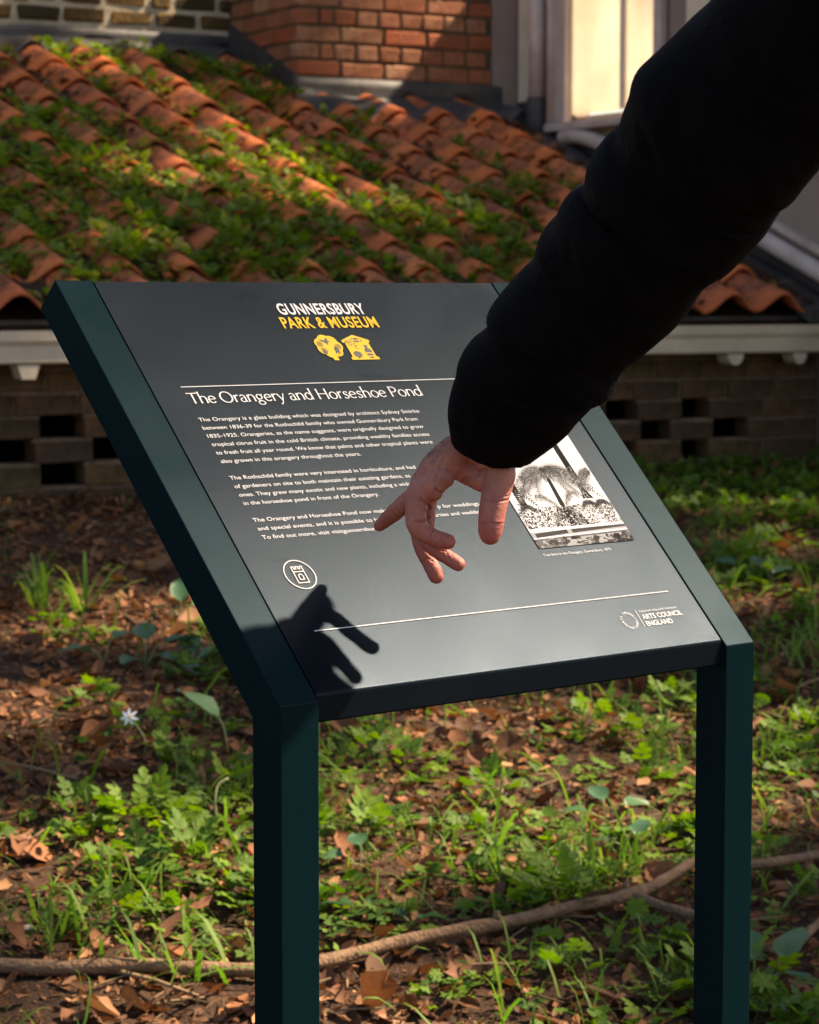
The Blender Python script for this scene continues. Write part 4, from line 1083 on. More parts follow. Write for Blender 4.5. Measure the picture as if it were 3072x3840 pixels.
def t_stick():
    V = [(-.02,0,0),(.02,0,0),(0,0,.035),(-.018,.5,.02),(.022,.5,.02),(.002,.5,.05),(-.01,1,0),(.012,1,0),(0,1,.02)]
    F = []
    for i in (0, 3):
        for k in range(3): a, b = i+k, i+(k+1)%3; F += [(a,b,b+3),(a,b+3,a+3)]
    return np.array(V, dtype=float), np.array(F)
def scatter(name, tmpl, pos, size, tilt, mat, smooth=False, roll=0.25, yaw=None, kind='stuff', label=None, parent=None, normal=None):
    """many copies of one small leaf joined into a single mesh"""
    T, F = tmpl; n = len(pos)
    if n == 0: return None
    pos = np.asarray(pos, float); size = np.asarray(size, float)
    ya = RNG.uniform(0, 2*math.pi, n) if yaw is None else yaw
    ti = np.asarray(tilt, float); ro = RNG.normal(0, roll, n)
    Rx = np.zeros((n,3,3)); Rx[:,0,0] = 1; Rx[:,1,1] = np.cos(ti); Rx[:,1,2] = -np.sin(ti); Rx[:,2,1] = np.sin(ti); Rx[:,2,2] = np.cos(ti)
    Ry = np.zeros((n,3,3)); Ry[:,1,1] = 1; Ry[:,0,0] = np.cos(ro); Ry[:,0,2] = np.sin(ro); Ry[:,2,0] = -np.sin(ro); Ry[:,2,2] = np.cos(ro)
    Rz = np.zeros((n,3,3)); Rz[:,2,2] = 1; Rz[:,0,0] = np.cos(ya); Rz[:,0,1] = -np.sin(ya); Rz[:,1,0] = np.sin(ya); Rz[:,1,1] = np.cos(ya)
    R = Rz @ Rx @ Ry
    V = np.einsum('nij,kj->nki', R, T) * size[:,None,None] + pos[:,None,:]
    k = len(T)
    FF = (F[None] + (np.arange(n)*k)[:,None,None]).reshape(-1, 3)
    rnd = np.repeat(RNG.random(n), k)
    o = link(name, mesh_np(name, V.reshape(-1,3), FF, smooth, rnd), mat, parent)
    return tag(o, label, kind=kind)
def nz(x, y, f, s): return noise.noise((x*f, y*f, s))
def in_view(x, y): return abs(x) < 0.55 + 0.172*y and 3.3 < y and ((x - P0.x)*N.x + (y - P0.y)*N.y) < -0.005
def blobs(x, y, L): return sum(w*math.exp(-((x-a)**2 + ((y-b)*.75)**2)/(r*r)) for a, b, r, w in L)
GREEN = [(-.45,4.9,.30,.8),(-.30,4.6,.25,.9),(-.55,4.35,.25,.6),(-.1,5.1,.22,.9),(-.02,4.7,.22,.8),(.25,4.5,.2,.7),(.45,4.6,.2,.6),(-.35,5.5,.25,.4),(.55,5.5,.3,.5),(.9,5.6,.35,.6),(.62,4.2,.3,.8),(.25,3.85,.3,.7),(1.05,7.1,.3,.8),(-.4,4.1,.25,.5),(-.75,5.95,.22,.35),(1.1,8.55,.5,1.1),(1.0,7.6,.3,.4),(1.5,8.7,.5,.9),(-.9,6.3,.25,.3),(-.5,6.3,.2,.35)]
BARE = [(-.9,7.2,.9,.9),(-.5,6.8,.6,.7),(-.35,3.65,.35,.6),(-.8,5.2,.3,.5),(.1,5.75,.3,.3),(.35,4.95,.18,.5),(1.2,7.9,.4,.5)]
def green(x, y):
    return 0.30 + 0.55*nz(x, y, 3.2, 1.5) + 0.35*nz(x, y, 8, 4.4) + blobs(x, y, GREEN) - blobs(x, y, BARE)
def sample(n, fn, x=(-2.1, 2.2), y=(3.2, 9.5)):
    out = []
    for a, b in zip(RNG.uniform(*x, n), RNG.uniform(*y, n)):
        a, b = float(a), float(b)
        if in_view(a, b) and RNG.random() < fn(a, b): out.append((a, b))
    return out
def onground(pts, lo, hi):
    return [(x, y, ground_z(x, y) + RNG.uniform(lo, hi)) for x, y in pts]
# the line of the fallen branch, kept clear of growth
BRANCH = [(-.80,3.835),(-.697,3.84),(-.576,3.84),(-.448,3.853),(-.25,3.867),(-.147,3.897),(.011,3.996),(.166,4.074),(.286,4.16),(.397,4.25),(.468,4.337),(.537,4.427),(.639,4.43),(.776,4.518),(.90,4.60)]
FORK = [(.392,4.249),(.443,4.191),(.496,4.154),(.545,4.103),(.587,4.082),(.622,4.05),(.662,4.083),(.721,4.187),(.83,4.35)]
def off_branch(x, y, front=.085, back=.03):
    if abs(x + .585) < .065 and 4.72 < y < 5.09: return False      # a clear spot before the white flower
    for L in (BRANCH, FORK):
        for (xa, ya), (xb, yb) in zip(L[:-1], L[1:]):
            if xa - .01 <= x <= xb + .01:
                yl = ya + (yb - ya)*(x - xa)/max(xb - xa, 1e-6)
                if -front < y - yl < back: return False
    return True
# fallen litter covering the soil
for i in range(6):
    p = sample(19000, lambda x, y: max(0, min(1, .78 + .45*nz(x, y, 2, 9) + .3*nz(x, y, 6, 19))))
    sz = RNG.lognormal(math.log(.0140), .66, len(p)).clip(.004, .085)
    scatter('leaf_litter', t_litter(i), onground(p, -.002, .012), sz, RNG.normal(0, .45, len(p)), M_LITTER, i % 2 == 0, roll=.5, label='brown broken leaf litter lying on the soil')
p = sample(10000, lambda x, y: .7)
scatter('dry_stalks', t_stick(), onground(p, .002, .014), RNG.lognormal(math.log(.045), .55, len(p)).clip(.015, .20), RNG.normal(.02, .12, len(p)), M_STRAW, label='dry stalks and chips strewn over the soil')
# low weeds
def gr(k): return lambda x, y: max(0, min(1, k*green(x, y))) if off_branch(x, y) else 0
def rosettes(name, tmpl, centres, surf, lo, hi, rad, size, high, mat, label, inner=1.05, outer=.10, smooth=True):
    """plants whose leaves spread from a middle: steep in the centre, flat at the rim"""
    pos, ya, ti, sz = [], [], [], []
    for (cx, cy) in centres:
        n = int(RNG.integers(lo, hi)); R = rad*RNG.uniform(.55, 1.25); k = RNG.uniform(.75, 1.25)
        for _ in range(n):
            a = RNG.uniform(0, 2*math.pi); u = math.sqrt(RNG.random()); r = R*u
            q = surf(cx + r*math.cos(a), cy + r*math.sin(a))
            if q is None: continue
            pos.append((q[0], q[1], q[2] + high*k*(1 - .75*u*u)*RNG.uniform(.55, 1.0) + .003))
            ya.append(a - math.pi/2 + RNG.normal(0, .5)); ti.append(inner + (outer - inner)*u + RNG.normal(0, .28)); sz.append(size*k*RNG.uniform(.6, 1.2))
    return scatter(name, tmpl, pos, np.array(sz), ti, mat, smooth, yaw=np.array(ya), label=label)
def gsurf(x, y): return (x, y, ground_z(float(x), float(y))) if off_branch(float(x), float(y)) else None
rosettes('feathery_weeds', t_pinnate(), sample(660, gr(.85)), gsurf, 10, 26, .062, .056, .055, M_GREEN, 'low feathery leaved weeds', smooth=False)
rosettes('lobed_weeds', t_lobed(), sample(580, gr(.8)), gsurf, 9, 24, .060, .034, .050, M_GREEN, 'low lobed leaved weeds', .8)
rosettes('ground_ivy', t_round(), sample(440, gr(.8)), gsurf, 9, 26, .065, .028, .045, M_GREEN, 'low round leaved weeds', .6)
rosettes('clover', t_trefoil(), sample(380, gr(.65)), gsurf, 10, 30, .075, .036, .045, M_GREEN, 'clover between the weeds', .3)
p = sample(2600, gr(.6)); scatter('ground_ivy', t_round(), onground(p, .006, .030), RNG.normal(.020, .007, len(p)).clip(.008, .04), RNG.normal(.15, .38, len(p)), M_GREEN, True, label='single round leaved seedlings')
p = sample(1500, gr(.6)); scatter('lobed_weeds', t_lobed(), onground(p, .008, .040), RNG.normal(.028, .009, len(p)).clip(.012, .055), RNG.normal(.25, .40, len(p)), M_GREEN, True, label='single lobed leaved seedlings')
p = sample(13000, lambda x, y: max(0, min(1, .45*green(x, y) + .75*max(0, nz(x, y, 1.6, 27)) + .10)) if off_branch(x, y, .10) else .03)
gm = t_blade(); gm = (gm[0]*np.array([.62, 1, 1]), gm[1])
scatter('grass', gm, onground(p, -.004, .002), RNG.normal(.085, .035, len(p)).clip(.03, .19), RNG.normal(-.1, .45, len(p)), M_GRASS, label='thin grass blades among the weeds')
p = sample(3400, lambda x, y: max(0, min(1, 1.2*math.exp(-((8.75 + .55*(x-1) - .12 - y)/.22)**2)*(1 if x > .5 else .35))))
scatter('grass', gm, onground(p, -.004, .002), RNG.normal(.085, .03, len(p)).clip(.03, .18), RNG.normal(0, .35, len(p)), M_GRASS, label='grass strip at the foot of the brick wall')

# single tufts of grass
def tuft_mesh(seed, n, h, spread):
    rs = np.random.default_rng(seed); T, F = t_blade(); V, FF, rn = [], [], []
    for i in range(n):
        ya = rs.uniform(0, 6.28); ti = rs.normal(0, .30); s = h*rs.uniform(.5, 1.1); w = rs.uniform(.45, 1.0)
        c, s_ = math.cos(ya), math.sin(ya); ct, st = math.cos(ti), math.sin(ti)
        P = T*np.array([w, 1, 1]); P = np.stack([P[:,0], P[:,1]*ct - P[:,2]*st, P[:,1]*st + P[:,2]*ct], 1)*s
        P = np.stack([P[:,0]*c - P[:,1]*s_, P[:,0]*s_ + P[:,1]*c, P[:,2]], 1) + np.array([rs.normal(0, spread), rs.normal(0, spread), -.004])
        o = len(V); V += P.tolist(); FF += (F + o).tolist(); rn += [rs.random()]*len(T)
    me = mesh_np('grass_tuft', np.array(V), np.array(FF), False, rn); me.materials.append(M_GRASS); return me
TU = [tuft_mesh(40+i, n, h, sp) for i, (n, h, sp) in enumerate(((34,.16,.03),(26,.13,.03),(18,.20,.015),(40,.14,.05)))]
tufts = [(-.977,6.363,2,'tall thin grass tuft at the left edge on bare soil'),(-.86,6.33,2,'tall thin grass tuft just right of the leftmost one on bare soil'),(.30,4.36,0,'dense bright grass tuft behind the forked branch between the sign legs'),(.553,5.26,1,'grass tuft standing against the right sign leg'),
 (-.61,4.016,3,'dark grass tuft above the left end of the branch'),(-.363,3.871,3,'grass tuft growing over the branch left of the near sign leg'),(.599,4.408,1,'grass tuft right of the right sign leg near the upper branch fork'),(-.20,4.62,1,'narrow upright grass tuft just right of the near sign leg'),
 (.17,4.42,3,'broad grass tuft left of the dense one behind the branch'),(.40,4.47,1,'short grass tuft touching the right sign leg behind the branch'),(1.0,6.2,3,'grass tuft at the far right edge beyond the sign'),(.78,5.3,1,'grass tuft at the right edge beside the right sign leg'),(-.52,4.15,1,'small grass tuft behind the branch in the lower left')]
for x, y, k, lab in tufts:
    o = bpy.data.objects.new('grass_tuft', TU[k]); COL.objects.link(o); o.location = (x, y, ground_z(x, y)); o.rotation_euler.z = x*17
    tag(o, lab, 'grass tuft', 'grass tufts among the weeds')

# broad leaved plants
def broad_leaf_mesh(seed):
    T, F = t_ovate(.25, -.20); r = random.Random(seed)
    V = [(x*1.05 + .03*r.uniform(-1,1)*(abs(x) > .01), y, z + .05*r.uniform(-1,1)) for x, y, z in T]
    me = mesh_np('leaf', V, F, True); me.materials.append(M_DOCK); return me
BL = [broad_leaf_mesh(i) for i in range(4)]
def broad_plant(x, y, leaves, lab):
    z = ground_z(x, y)
    p = empty('broad_leaf_plant', (x, y, z), lab, 'plant', 'broad leaved plants among the litter')
    for (dx, dy, yaw, L, h, tilt) in leaves:
        o = bpy.data.objects.new('leaf', random.choice(BL)); COL.objects.link(o); o.parent = p
        o.location = (dx, dy, h); o.rotation_euler = (tilt, jit(.25), yaw); o.scale = (L, L, L)
        link('stem', tube_mesh('stem', smooth_path([(0, 0, -.005), (dx*.5, dy*.5, h*.75), (dx, dy, h)], 3), [.0017]*7, 6), M_STEM, p)
broad_plant(-.74, 5.82, [(-.03,-.01,1.9,.085,.035,.2),(.02,.02,-.6,.07,.06,.3)], 'broad leaved plant with two dull leaves at the far left')
broad_plant(-.64, 5.82, [(0,.02,.2,.085,.06,.5),(.05,0,-.9,.095,.055,.15),(.04,-.03,-2.0,.075,.03,-.1),(-.02,-.03,2.6,.06,.02,.1)], 'broad leaved plant with several spreading leaves left of the sign arm')
broad_plant(-.52, 5.75, [(.02,0,-1.1,.10,.045,.2),(0,.03,.3,.085,.05,.4),(-.02,-.03,-2.4,.07,.025,0)], 'broad leaved plant close against the underside of the left sign arm')
broad_plant(-.385, 5.10, [(-.02,0,1.3,.11,.075,.75)], 'single large pale green leaf beside the near sign leg')
broad_plant(.39, 4.80, [(0,.01,.4,.06,.05,.5),(.04,0,-1.1,.062,.045,.1),(-.03,-.01,1.5,.055,.03,.2)], 'pale dull leaved plant left of the right sign leg')
broad_plant(-.10, 4.12, [(0,0,1.2,.062,.03,.1),(.03,.01,-.8,.05,.025,.1)], 'dark broad leaves on the soil right of the near sign leg')
broad_plant(.01, 4.06, [(0,.01,-1.2,.06,.03,.1),(-.02,.02,.6,.05,.03,.3)], 'dark broad leaves behind the middle of the branch')
broad_plant(.43, 4.55, [(0,0,-.4,.06,.06,.5),(-.04,0,1.1,.052,.045,.2)], 'upright broad leaves in front of the right sign leg')
broad_plant(-.09, 4.38, [(0,0,.2,.055,.05,.4),(-.03,0,1.4,.05,.03,.1)], 'small broad leaved plant in the weeds right of the near leg')
broad_plant(.57, 3.93, [(0,0,.2,.085,.05,.7),(.05,.01,-.6,.09,.05,.6),(-.04,0,1.0,.08,.04,.5),(.02,-.03,-1.9,.07,.03,.3)], 'lush broad leaved clump in the bottom right corner')
broad_plant(.97, 7.2, [(0,0,.9,.07,.05,.3),(.06,0,-.5,.08,.05,.3),(.02,-.03,2.3,.06,.03,.1)], 'pale green broad leaved plant right of the right sign arm')
broad_plant(1.07, 7.1, [(0,0,-.9,.075,.05,.3),(-.02,.02,.8,.06,.06,.4)], 'pale green plant at the right beyond the sign, right of its twin')
broad_plant(-.60, 6.32, [(0,0,.1,.08,.05,.9),(.03,0,-.9,.06,.04,.4),(-.03,0,1.2,.05,.03,.2)], 'upright sunlit pale leaves left of the sign arm')

# fallen oak leaves, each by itself
def oak_mesh(seed):
    r = random.Random(seed); out = []
    prof = [(0,.02),(.10,.06),(.20,.22),(.27,.13),(.38,.36),(.47,.17),(.58,.40),(.67,.16),(.78,.26),(.86,.12),(1.0,.0)]
    V, F = [], []; cx = r.uniform(.5, 1.6); cy = r.uniform(-.8, .9)
    for y, w in prof:
        wl, wr = w*r.uniform(.8,1.2), w*r.uniform(.8,1.2); z0 = cy*(y-.4)**2 + .02*r.uniform(-1,1)
        V += [(-wl, y + .04*wl, z0 + cx*wl*wl + .05*r.uniform(-1,1)), (-wl*.5, y, z0 + cx*wl*wl*.25 + .02), (0, y, z0), (wr*.5, y, z0 + cx*wr*wr*.25 + .02), (wr, y + .04*wr, z0 + cx*wr*wr + .05*r.uniform(-1,1))]
    for i in range(len(prof)-1):
        for k in range(4): a = 5*i + k; F.append((a, a+1, a+6, a+5))
    me = mesh_np('oak_leaf', V, F, True); me.materials.append(M_OAK); return me
OK = [oak_mesh(i) for i in range(6)]
def oak(x, y, L, yaw, tilt, roll, k, h, lab):
    o = bpy.data.objects.new('oak_leaf', OK[k]); COL.objects.link(o)
    o.location = (x, y, ground_z(x, y) + h); o.scale = (L, L, L); o.rotation_euler = (tilt, roll, yaw)
    tag(o, lab, 'dead leaf', 'fallen oak leaves on the soil')
oak(.205, 4.86, .075, .5, .75, .2, 0, .006, 'curled brown oak leaf standing on edge between the sign legs')
oak(.160, 4.69, .065, -.9, .5, -.4, 1, .012, 'pale brown oak leaf just below the upright curled one')
oak(-.125, 4.76, .085, -1.3, .15, .2, 2, .014, 'long brown oak leaf beside the near sign leg')
oak(-.588, 4.51, .08, 1.2, .2, .3, 3, .012, 'orange brown oak leaf in the sunlit weeds on the left')
oak(-.631, 3.93, .055, .3, .2, -.2, 4, .012, 'reddish oak leaf above the left end of the branch')
oak(-.408, 4.11, .075, -1.1, .2, .3, 5, .014, 'dark orange oak leaf left of the near sign leg')
def oak_zone(x, y):
    t = x/y                                   # which side of the two sign legs it lies
    side = 'left of the near sign leg' if t < -.053 else ('between the two sign legs' if t < .115 else 'right of the right sign leg')
    far = 'nearer than the branch' if not off_branch(x, y, 9, 0) or y < 3.85 else ('just beyond the branch' if y < 4.7 else ('midway to the brick wall' if y < 5.7 else 'far back towards the brick wall'))
    return 'brown dead oak leaf %s, %s' % (side, far)
for i in range(34):
    for _ in range(40):
        x, y = random.uniform(-.9, 1.2), random.uniform(3.6, 7.2)
        if in_view(x, y) and abs(x) < .16*y + .05: break
    oak(x, y, random.uniform(.05, .085), random.uniform(0, 6.28), jit(.35), jit(.4), i % 6, random.uniform(.006, .022), oak_zone(x, y))

# white flower
fl = empty('white_flower', (-.560, 5.05, ground_z(-.56, 5.05)), 'small white star shaped flower on a bent stem in the weeds on the left', 'flower')
fc = Vector((-.033, .024, .078))
link('stem', tube_mesh('stem', smooth_path([(0, 0, 0), (.004, 0, .03), (-.012, .01, .056), fc], 4), [.0016]*13, 6), M_STEM, fl)
for k in range(7):
    a = 2*math.pi*k/7; T, F = t_ovate(.2, -.1)
    V = T * np.array([.010, .021, .02]); c, s = math.cos(a), math.sin(a)
    R3 = Matrix.Rotation(math.radians(62), 3, 'X') @ Matrix.Rotation(a, 3, 'Z')
    link('petal', mesh_np('petal', [fc + R3 @ Vector(v) for v in V], F, True), M_PETAL, fl)
bm = bmesh.new(); bmesh.ops.create_icosphere(bm, subdivisions=2, radius=.003, matrix=Matrix.Translation(fc + Vector((0, -.001, .001))))
link('stamens', from_bm('stamens', bm, True), M_STAMEN, fl)
# arching pale stalk
st = link('stalk', tube_mesh('stalk', [v - Vector((-.372, 4.62, 0)) for v in smooth_path([(-.372, 4.62, ground_z(-.372, 4.62)), (-.376, 4.62, ground_z(-.37, 4.62) + .04), (-.372, 4.63, ground_z(-.37, 4.62) + .075), (-.352, 4.64, ground_z(-.37, 4.62) + .088)], 4)], [.0028]*13, 8), M_STEM)
st.location = (-.372, 4.62, 0)
tag(st, 'pale arching bare stalk just left of the near sign leg', 'stalk')
def pebble(x, y, r, seed, lab, h=0.0):
    bm = bmesh.new(); bmesh.ops.create_icosphere(bm, subdivisions=2, radius=1)
    for v in bm.verts:
        v.co *= 1 + .25*noise.noise(v.co*1.7 + Vector((seed, 0, 0))); v.co = Vector((v.co.x*r, v.co.y*r*.8, v.co.z*r*.7))
    o = link('pebble', from_bm('pebble', bm, False), M_STONE); o.location = (x, y, ground_z(x, y) + r*.4 + h)
    tag(o, lab, 'stone', 'pebbles on the soil')
pebble(-.645, 4.02, .014, 1, 'pale angular pebble near the left edge above the branch')
pebble(-.352, 4.07, .009, 2, 'small white pebble left of the near sign leg')
pebble(-.41, 6.62, .010, 3, 'small pale pebble on the bare soil left of the sign arm')

# the fallen branch with its fork
br = empty('fallen_branch', (-.1, 3.95, ground_z(-.1, 3.95)), 'long dry brown branch forking by the right sign leg on the ground', 'branch')
def brp(L, h): return [Vector((x + .1, y - 3.95, ground_z(x, y) + hh - br.location.z)) for (x, y), hh in zip(L, h)]
main = BRANCH
mp = smooth_path(brp(main, [.014,.015,.016,.017,.020,.024,.028,.032,.036,.040,.044,.046,.046,.046,.046]), 6)
rad = [(.0138 - .0056*i/len(mp)) * (1 + .05*math.sin(i*1.3) + .16*max(0, math.cos((i-40)*.9))*(abs(i-40) < 2) + .28*(abs(i-54) < 2)) for i in range(len(mp))]
link('main_limb', tube_mesh('main_limb', mp, rad, 16, True, .07), M_BARK, br)
fork = FORK
fp = smooth_path(brp(fork, [.041,.036,.032,.028,.024,.022,.026,.03,.03]), 6)
link('side_limb', tube_mesh('side_limb', fp, [.0100 - .0030*i/len(fp) for i in range(len(fp))], 14, True, .07), M_BARK, br)
link('stub', tube_mesh('stub', brp([(.385,4.245),(.388,4.25)], [.045,.068]), [.007,.004], 10, True, .1), M_BARK, br)
link('stub', tube_mesh('stub', brp([(.148,4.064),(.150,4.062)], [.038,.054]), [.0085,.004], 10, True, .1), M_BARK, br)

# ------------------------------------------------------------------ weeds and litter on the roof
def roof_pt(s, n, h):                       # h above the tile face
    u = ((s - CREST0 + PITCH/2) % PITCH) - PITCH/2
    z = roof_z(n) + prof_h(u) + .018 + h
    return B(s, n, z)
RG = [(-1.0,.6,.55,1.3),(-.6,.9,.4,.7),(-.9,.2,.4,1.0),(-.25,.65,.3,1.1),(.05,.35,.35,.7),(-.55,.35,.3,.5),(.65,.55,.25,1.5),(.40,.60,.2,.8),(.55,.25,.25,.9),(-.16,2.5,.17,1.0),(-.24,2.75,.15,1.0),(.03,2.3,.13,.6),(.40,2.45,.22,1.0),(.57,2.15,.16,1.1),(.06,1.45,.16,.9),(.02,1.2,.14,.9),(.85,1.15,.2,.5),(.95,.85,.2,.5),(1.1,1.5,.15,.4),(.45,1.35,.2,.5),(-.55,1.9,.25,.5),(-.6,1.5,.3,.5),(-1.0,1.4,.4,.4),(.70,1.85,.14,.8),(.75,1.6,.12,.7)]
RB = [(.75,1.45,.25,.5),(1.0,1.2,.22,.4),(1.2,1.9,.3,.7),(1.45,1.35,.3,.7),(.25,1.95,.25,.45),(-.55,2.5,.35,.35),(.95,1.95,.2,.5),(1.5,1.7,.25,1.0),(1.3,1.75,.2,.5),(-.88,.05,.13,.8),(.02,1.75,.16,.5),(1.3,0.0,.4,.8),(1.6,.1,.4,1.2)]
def rgreen(s, n):
    u = ((s - CREST0 + PITCH/2) % PITCH) - PITCH/2
    tr = 0.5 - 0.5*math.cos(2*math.pi*u/PITCH)   # 1 in the trough
    return (tr*1.15 - .45) + .55*nz(s, n, 3.5, 2.2) + .3*nz(s, n, 9, 5) + .62*sum(w*math.exp(-((s-a)**2 + (n-b)**2)/(r*r)) for a, b, r, w in RG) - sum(w*math.exp(-((s-a)**2 + (n-b)**2)/(r*r)) for a, b, r, w in RB)
def roof_sample(n, fn):
    out = []
    for s, m in zip(RNG.uniform(-1.9, 1.72, n), RNG.uniform(-.10, 2.85, n)):
        s, m = float(s), float(m)
        if m > top_n(s) + (.12 if .45 < s < .7 else 0): continue
        if RNG.random() < fn(s, m): out.append((s, m))
    return out
def rpts(P, lo, hi): return [tuple(roof_pt(s, m, RNG.uniform(lo, hi))) for s, m in P]
for i in range(2):
    P = roof_sample(9000, lambda s, m: max(0, min(1, .25 + .9*(0.5 - 0.5*math.cos(2*math.pi*(s - CREST0)/PITCH)) - .45 + .5*nz(s, m, 3, 8))))
    scatter('roof_litter', t_litter(20+i), rpts(P, 0, .014), RNG.gamma(3, .011, len(P)).clip(.01, .06), RNG.normal(.3, .4, len(P)), M_LITTER, label='brown leaf litter caught between the roof tiles')
P = roof_sample(2500, lambda s, m: max(0, min(1, .5*(0.5 - 0.5*math.cos(2*math.pi*(s - CREST0)/PITCH)) + .3*nz(s, m, 3, 8))))
scatter('roof_stalks', t_stick(), rpts(P, .004, .02), RNG.gamma(3, .02, len(P)).clip(.02, .12), RNG.normal(.2, .25, len(P)), M_STRAW, label='dry stalks lying on the roof')
def rsurf(s, n):
    s, n = float(s), float(n)
    if n > top_n(s) + .10 or n < -.11 or s > 1.74: return None
    return tuple(roof_pt(s, n, 0))
def rg(k): return lambda s, m: max(0, min(1, k*rgreen(s, m)))
rosettes('roof_weeds', t_round(), roof_sample(1050, rg(.9)), rsurf, 12, 34, .070, .027, .055, M_ROOFGREEN, 'round leaved weeds growing over the roof tiles', .6)
rosettes('roof_weeds', t_lobed(), roof_sample(900, rg(.85)), rsurf, 10, 26, .068, .034, .060, M_ROOFGREEN, 'lobed leaved weeds growing over the roof tiles', .8)
rosettes('roof_weeds', t_pinnate(), roof_sample(620, rg(.8)), rsurf, 9, 22, .060, .056, .060, M_ROOFGREEN, 'feathery weeds growing over the roof tiles', smooth=False)
P = roof_sample(3800, rg(.9))
scatter('roof_weeds', t_round(), rpts(P, .002, .03), RNG.normal(.021, .006, len(P)).clip(.008, .04), RNG.normal(.25, .45, len(P)), M_ROOFGREEN, True, label='scattered seedlings on the roof tiles')

# soil and moss lodged in the channels between the tile rolls
def debris():
    V, F = [], []
    for c in range(-1, cols):
        s0 = CREST0 - (c + .5) * PITCH
        nn = np.arange(-.10, top_n(s0) - .03, .03); base = len(V); W_ = 9
        for n in nn:
            n = float(n); cov = .016 + .022*nz(s0, n, 2.6, 13) + .014*nz(s0, n, 7, 3) + .02*max(0, min(1, rgreen(s0, n)))
            for k in range(W_):
                u = (k/(W_-1) - .5)*PITCH*.80
                edge = 1 - (2*abs(u)/(PITCH*.80))**2
                V.append(B(s0 + u, n, roof_z(n) + .012 + cov*(.25 + .75*edge) + .012*noise.noise((u*40, n*25, c)) + (prof_h(u - PITCH/2)*.45 if cov > .01 else 0)))
        for i in range(len(nn)-1):
            for k in range(W_-1): a = base + i*W_ + k; F.append((a, a+1, a+W_+1, a+W_))
    tag(link('roof_debris', mesh_np('roof_debris', V, F, True), M_SOIL), 'dark soil and moss lodged between the roof tiles', kind='stuff')
debris()

# ------------------------------------------------------------------ trees that shade the place, standing to the right out of the picture
LIT_G = [(-.80,6.22,.26,.10),(-.62,6.33,.2,.09),(-.743,5.407,.13,.08),(-.86,5.3,.16,.08),(-.66,4.36,.24,.12),(-.45,4.42,.2,.12),(-.33,4.30,.18,.1),(.87,8.6,.22,.16),(1.1,8.62,.24,.16),(1.35,8.7,.25,.16),(-.08,5.04,.12,.12),(.10,5.38,.2,.12),(.03,4.85,.16,.1),(.18,4.5,.17,.1),(.36,4.58,.2,.12),(.52,5.05,.14,.1),(.42,5.35,.2,.14),(1.05,6.97,.16,.12),(.9,5.65,.2,.16),(.8,5.05,.2,.12),(-.38,3.66,.25,.12),(-.15,3.72,.2,.1),(.2,3.78,.16,.1),(.55,5.7,.16,.12),(1.2,7.75,.15,.1)]
LIT_R = [(-.304,2.842,.09),(-.20,2.70,.11),(-.17,2.5,.09),(.034,2.27,.09),(.041,2.10,.07),(.016,1.74,.10),(.032,1.55,.13),(.044,1.33,.13),(.05,1.12,.13),(-.08,1.15,.10),(-.12,.87,.11),(.10,.93,.10),(.16,.82,.1),(.21,.70,.09),(.29,.57,.08),(.73,.82,.12),(.77,.67,.13),(.77,.48,.12),(.6,.45,.08),(-.95,.36,.10),(-.45,1.18,.10),(-.54,.94,.10),(-.72,1.16,.08)]
def lit_ground(x, y):
    v = sum(math.exp(-(((x-a)/(rx*1.35))**2 + ((y-b)/(rx*1.6))**2)) for a, b, rx, ry in LIT_G)
    return v + .30*nz(x, y, 2.4, 31) + .25*nz(x, y, 6, 12) > .70
def lit_roof(s, n):
    v = sum(math.exp(-(((s-a)/(r*1.35))**2 + ((n-b)/(r*1.6))**2)) for a, b, r in LIT_R)
    return v + .14*nz(s, n, 4, 41) > .45
GAPS = [(B(1.335 + .01*i, CN, .95 + .11*i), .10) for i in range(7)] + [(B(.22 + .09*i, HN, 1.31), .12) for i in range(4)] + [(B(-.75 + .13*i, HN, 1.32), .12) for i in range(3)] + [(B(-1.42 + .07*i, -.15, -.17), .07) for i in range(4)]
GAPS += [(B(s, n, roof_z(n) + .05), r*.75) for s, n, r in LIT_R]
GAPS += [(Vector((x, y, ground_z(x, y) + .03)), r*.62) for x, y, r, q_ in LIT_G] + [(Vector((-.59, 5.07, ground_z(-.59, 5.07) + .06)), .06), (Vector((-.39, 5.10, ground_z(-.39, 5.1) + .07)), .06)]
def thin(A, base):
    keep = np.ones(len(A), bool); sv = np.array(SUN)
    for q, r in GAPS:
        rel = A + np.array(base) - np.array(q); al = rel @ sv
        keep &= ~((np.linalg.norm(rel - np.outer(al, sv), axis=1) < r + .05) & (al > 0))
    return A[keep]
def tree(name, base, targets, tlo, thi, lab, size):
    t = empty(name, base, lab, 'tree')
    bx = Vector(base); P = []
    for q, sh in targets:
        if sh: P.append(Vector(q) + SUN * RNG.uniform(tlo, thi))
    A = thin(np.array([tuple(p - bx) for p in P]), bx)
    scatter('crown', t_crown(), A, RNG.normal(size, size*.25, len(A)).clip(size*.5, size*1.6), RNG.normal(.1, .6, len(A)), M_CROWN, roll=.6, kind='stuff', parent=t)
    c = A.mean(0); top = A[:,2].max()
    link('trunk', tube_mesh('trunk', smooth_path([(0,0,-.2),(.05,.02,1.2),(-.05,.08,2.6),(c[0]*.4,c[1]*.4,c[2]*.75),(c[0],c[1],top*.98)], 5), [.30 - .012*i for i in range(21)], 16, True, .1), M_TRUNK, t)
    for i in range(16):
        k = A[RNG.integers(len(A))]; st_ = Vector((c[0]*.3, c[1]*.3, c[2]*RNG.uniform(.5, .85))); e = Vector(k)
        mid = st_.lerp(e, .5) + Vector((0, 0, .15))
        link('limb', tube_mesh('limb', smooth_path([st_, mid, e], 4), [.06 - .0062*j for j in range(9)], 8), M_TRUNK, t)
    return t
tg = []
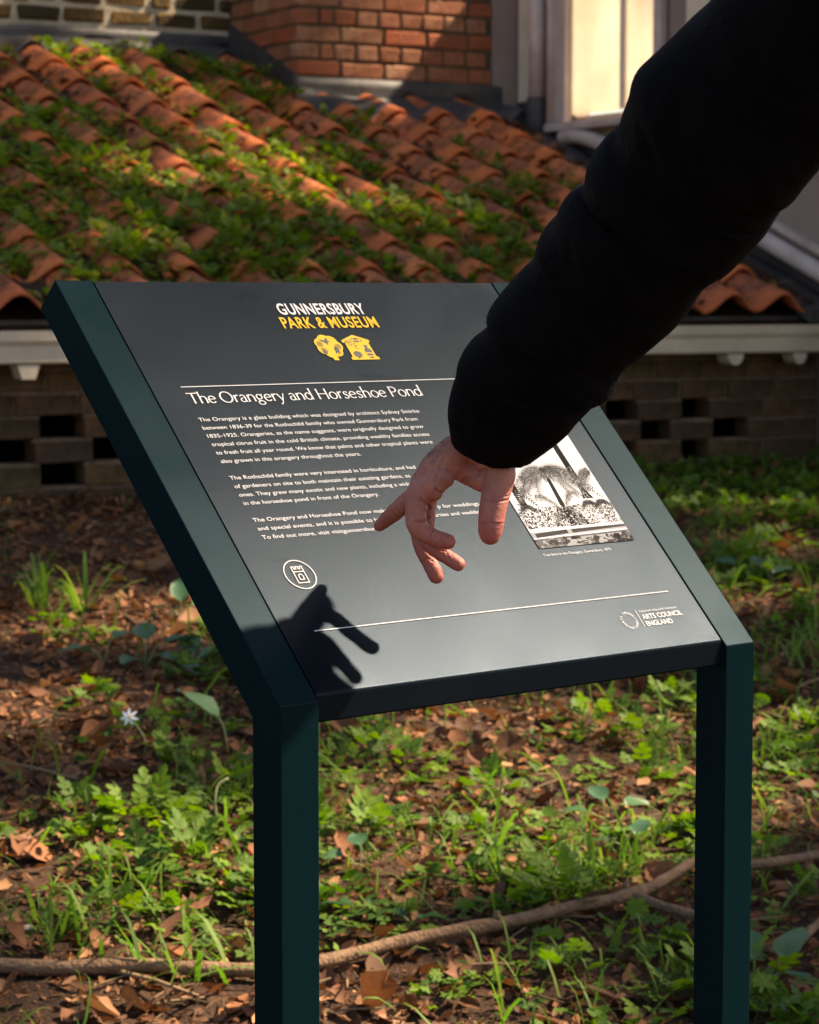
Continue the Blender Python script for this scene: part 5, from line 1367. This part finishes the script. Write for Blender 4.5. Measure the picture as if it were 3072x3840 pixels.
for x, y in zip(RNG.uniform(-1.9, 2.3, 34000), RNG.uniform(3.3, 9.2, 34000)):
    if ((x - P0.x)*N.x + (y - P0.y)*N.y) > 0.02: continue
    tg.append(((x, y, ground_z(float(x), float(y))), not lit_ground(float(x), float(y))))
tree('shade_tree', (6.3, 6.6, ground_z(6.3, 6.6)), tg, 6.0, 8.6, 'broad leaved tree right of the garden shading the weedy ground', .115)
tg = []
for s, n in zip(RNG.uniform(-2.2, 0.95, 17000), RNG.uniform(-.5, 3.2, 17000)):
    s, n = float(s), float(n)
    t_hit = (CS0 - s)/.671                      # the chimney shades this stretch by itself
    if s < CS0 and n - .18*t_hit > CN and roof_z(n) + .719*t_hit < 1.6: continue
    tg.append((tuple(B(s, n, roof_z(n) + .03)), not lit_roof(s, n)))
for s, z in zip(RNG.uniform(-2.4, 1.7, 3500), RNG.uniform(-.65, -.1, 3500)):
    tg.append((tuple(B(float(s), -.1, float(z))), nz(float(s), float(z), 2.5, 9) < .22))
for s, z in zip(RNG.uniform(-1.0, 1.75, 5000), RNG.uniform(.8, 1.7, 5000)):
    s, z = float(s), float(z)
    if s > CS0: tg.append((tuple(B(s, CN, z)), abs(s - 1.335) > .13))
    else: tg.append((tuple(B(s, HN, z)), not (.10 < s < .58 or -.9 < s < -.3 and z > 1.2)))
tree('shade_tree', (6.6, 9.4, ground_z(6.6, 9.4)), tg, 6.2, 9.0, 'tall broad leaved tree right of the rendered wing shading the tiled roof', .115)

# unseen high canopy added far right to dim the sun on the sign
A = []
base = Vector((16.5, 7.6, ground_z(16.5, 7.6)))
for i in range(5200):
    x, sl = RNG.uniform(-0.25, 0.85), RNG.uniform(-0.35, 0.85)
    q = sign.matrix_basis @ pp(float(x), float(sl), .02)
    cov = 0.10 + 0.72*max(0, min(1, (sl + .05)/.50)) + .10*nz(float(x), float(sl), 4, 2)
    if RNG.random() < cov*.72: A.append(tuple(q + SUN * RNG.uniform(19, 25) - base))
A = np.array(A)
tt = empty('shade_tree', base, 'unseen thin crowned tree added to dim the sun on the sign', 'tree')
scatter('crown', t_ovate(.2, -.15), A, RNG.normal(.036, .008, len(A)).clip(.02, .06), RNG.normal(.1, .6, len(A)), M_CROWN, roll=.6, parent=tt)
c = A.mean(0)
link('trunk', tube_mesh('trunk', smooth_path([(0,0,-.3),(.1,.1,4),(c[0]*.3,c[1]*.3,9),(c[0]*.8,c[1]*.8,c[2]*.9),(c[0],c[1],c[2])], 5), [.32 - .014*i for i in range(21)], 14, True, .1), M_TRUNK, tt)
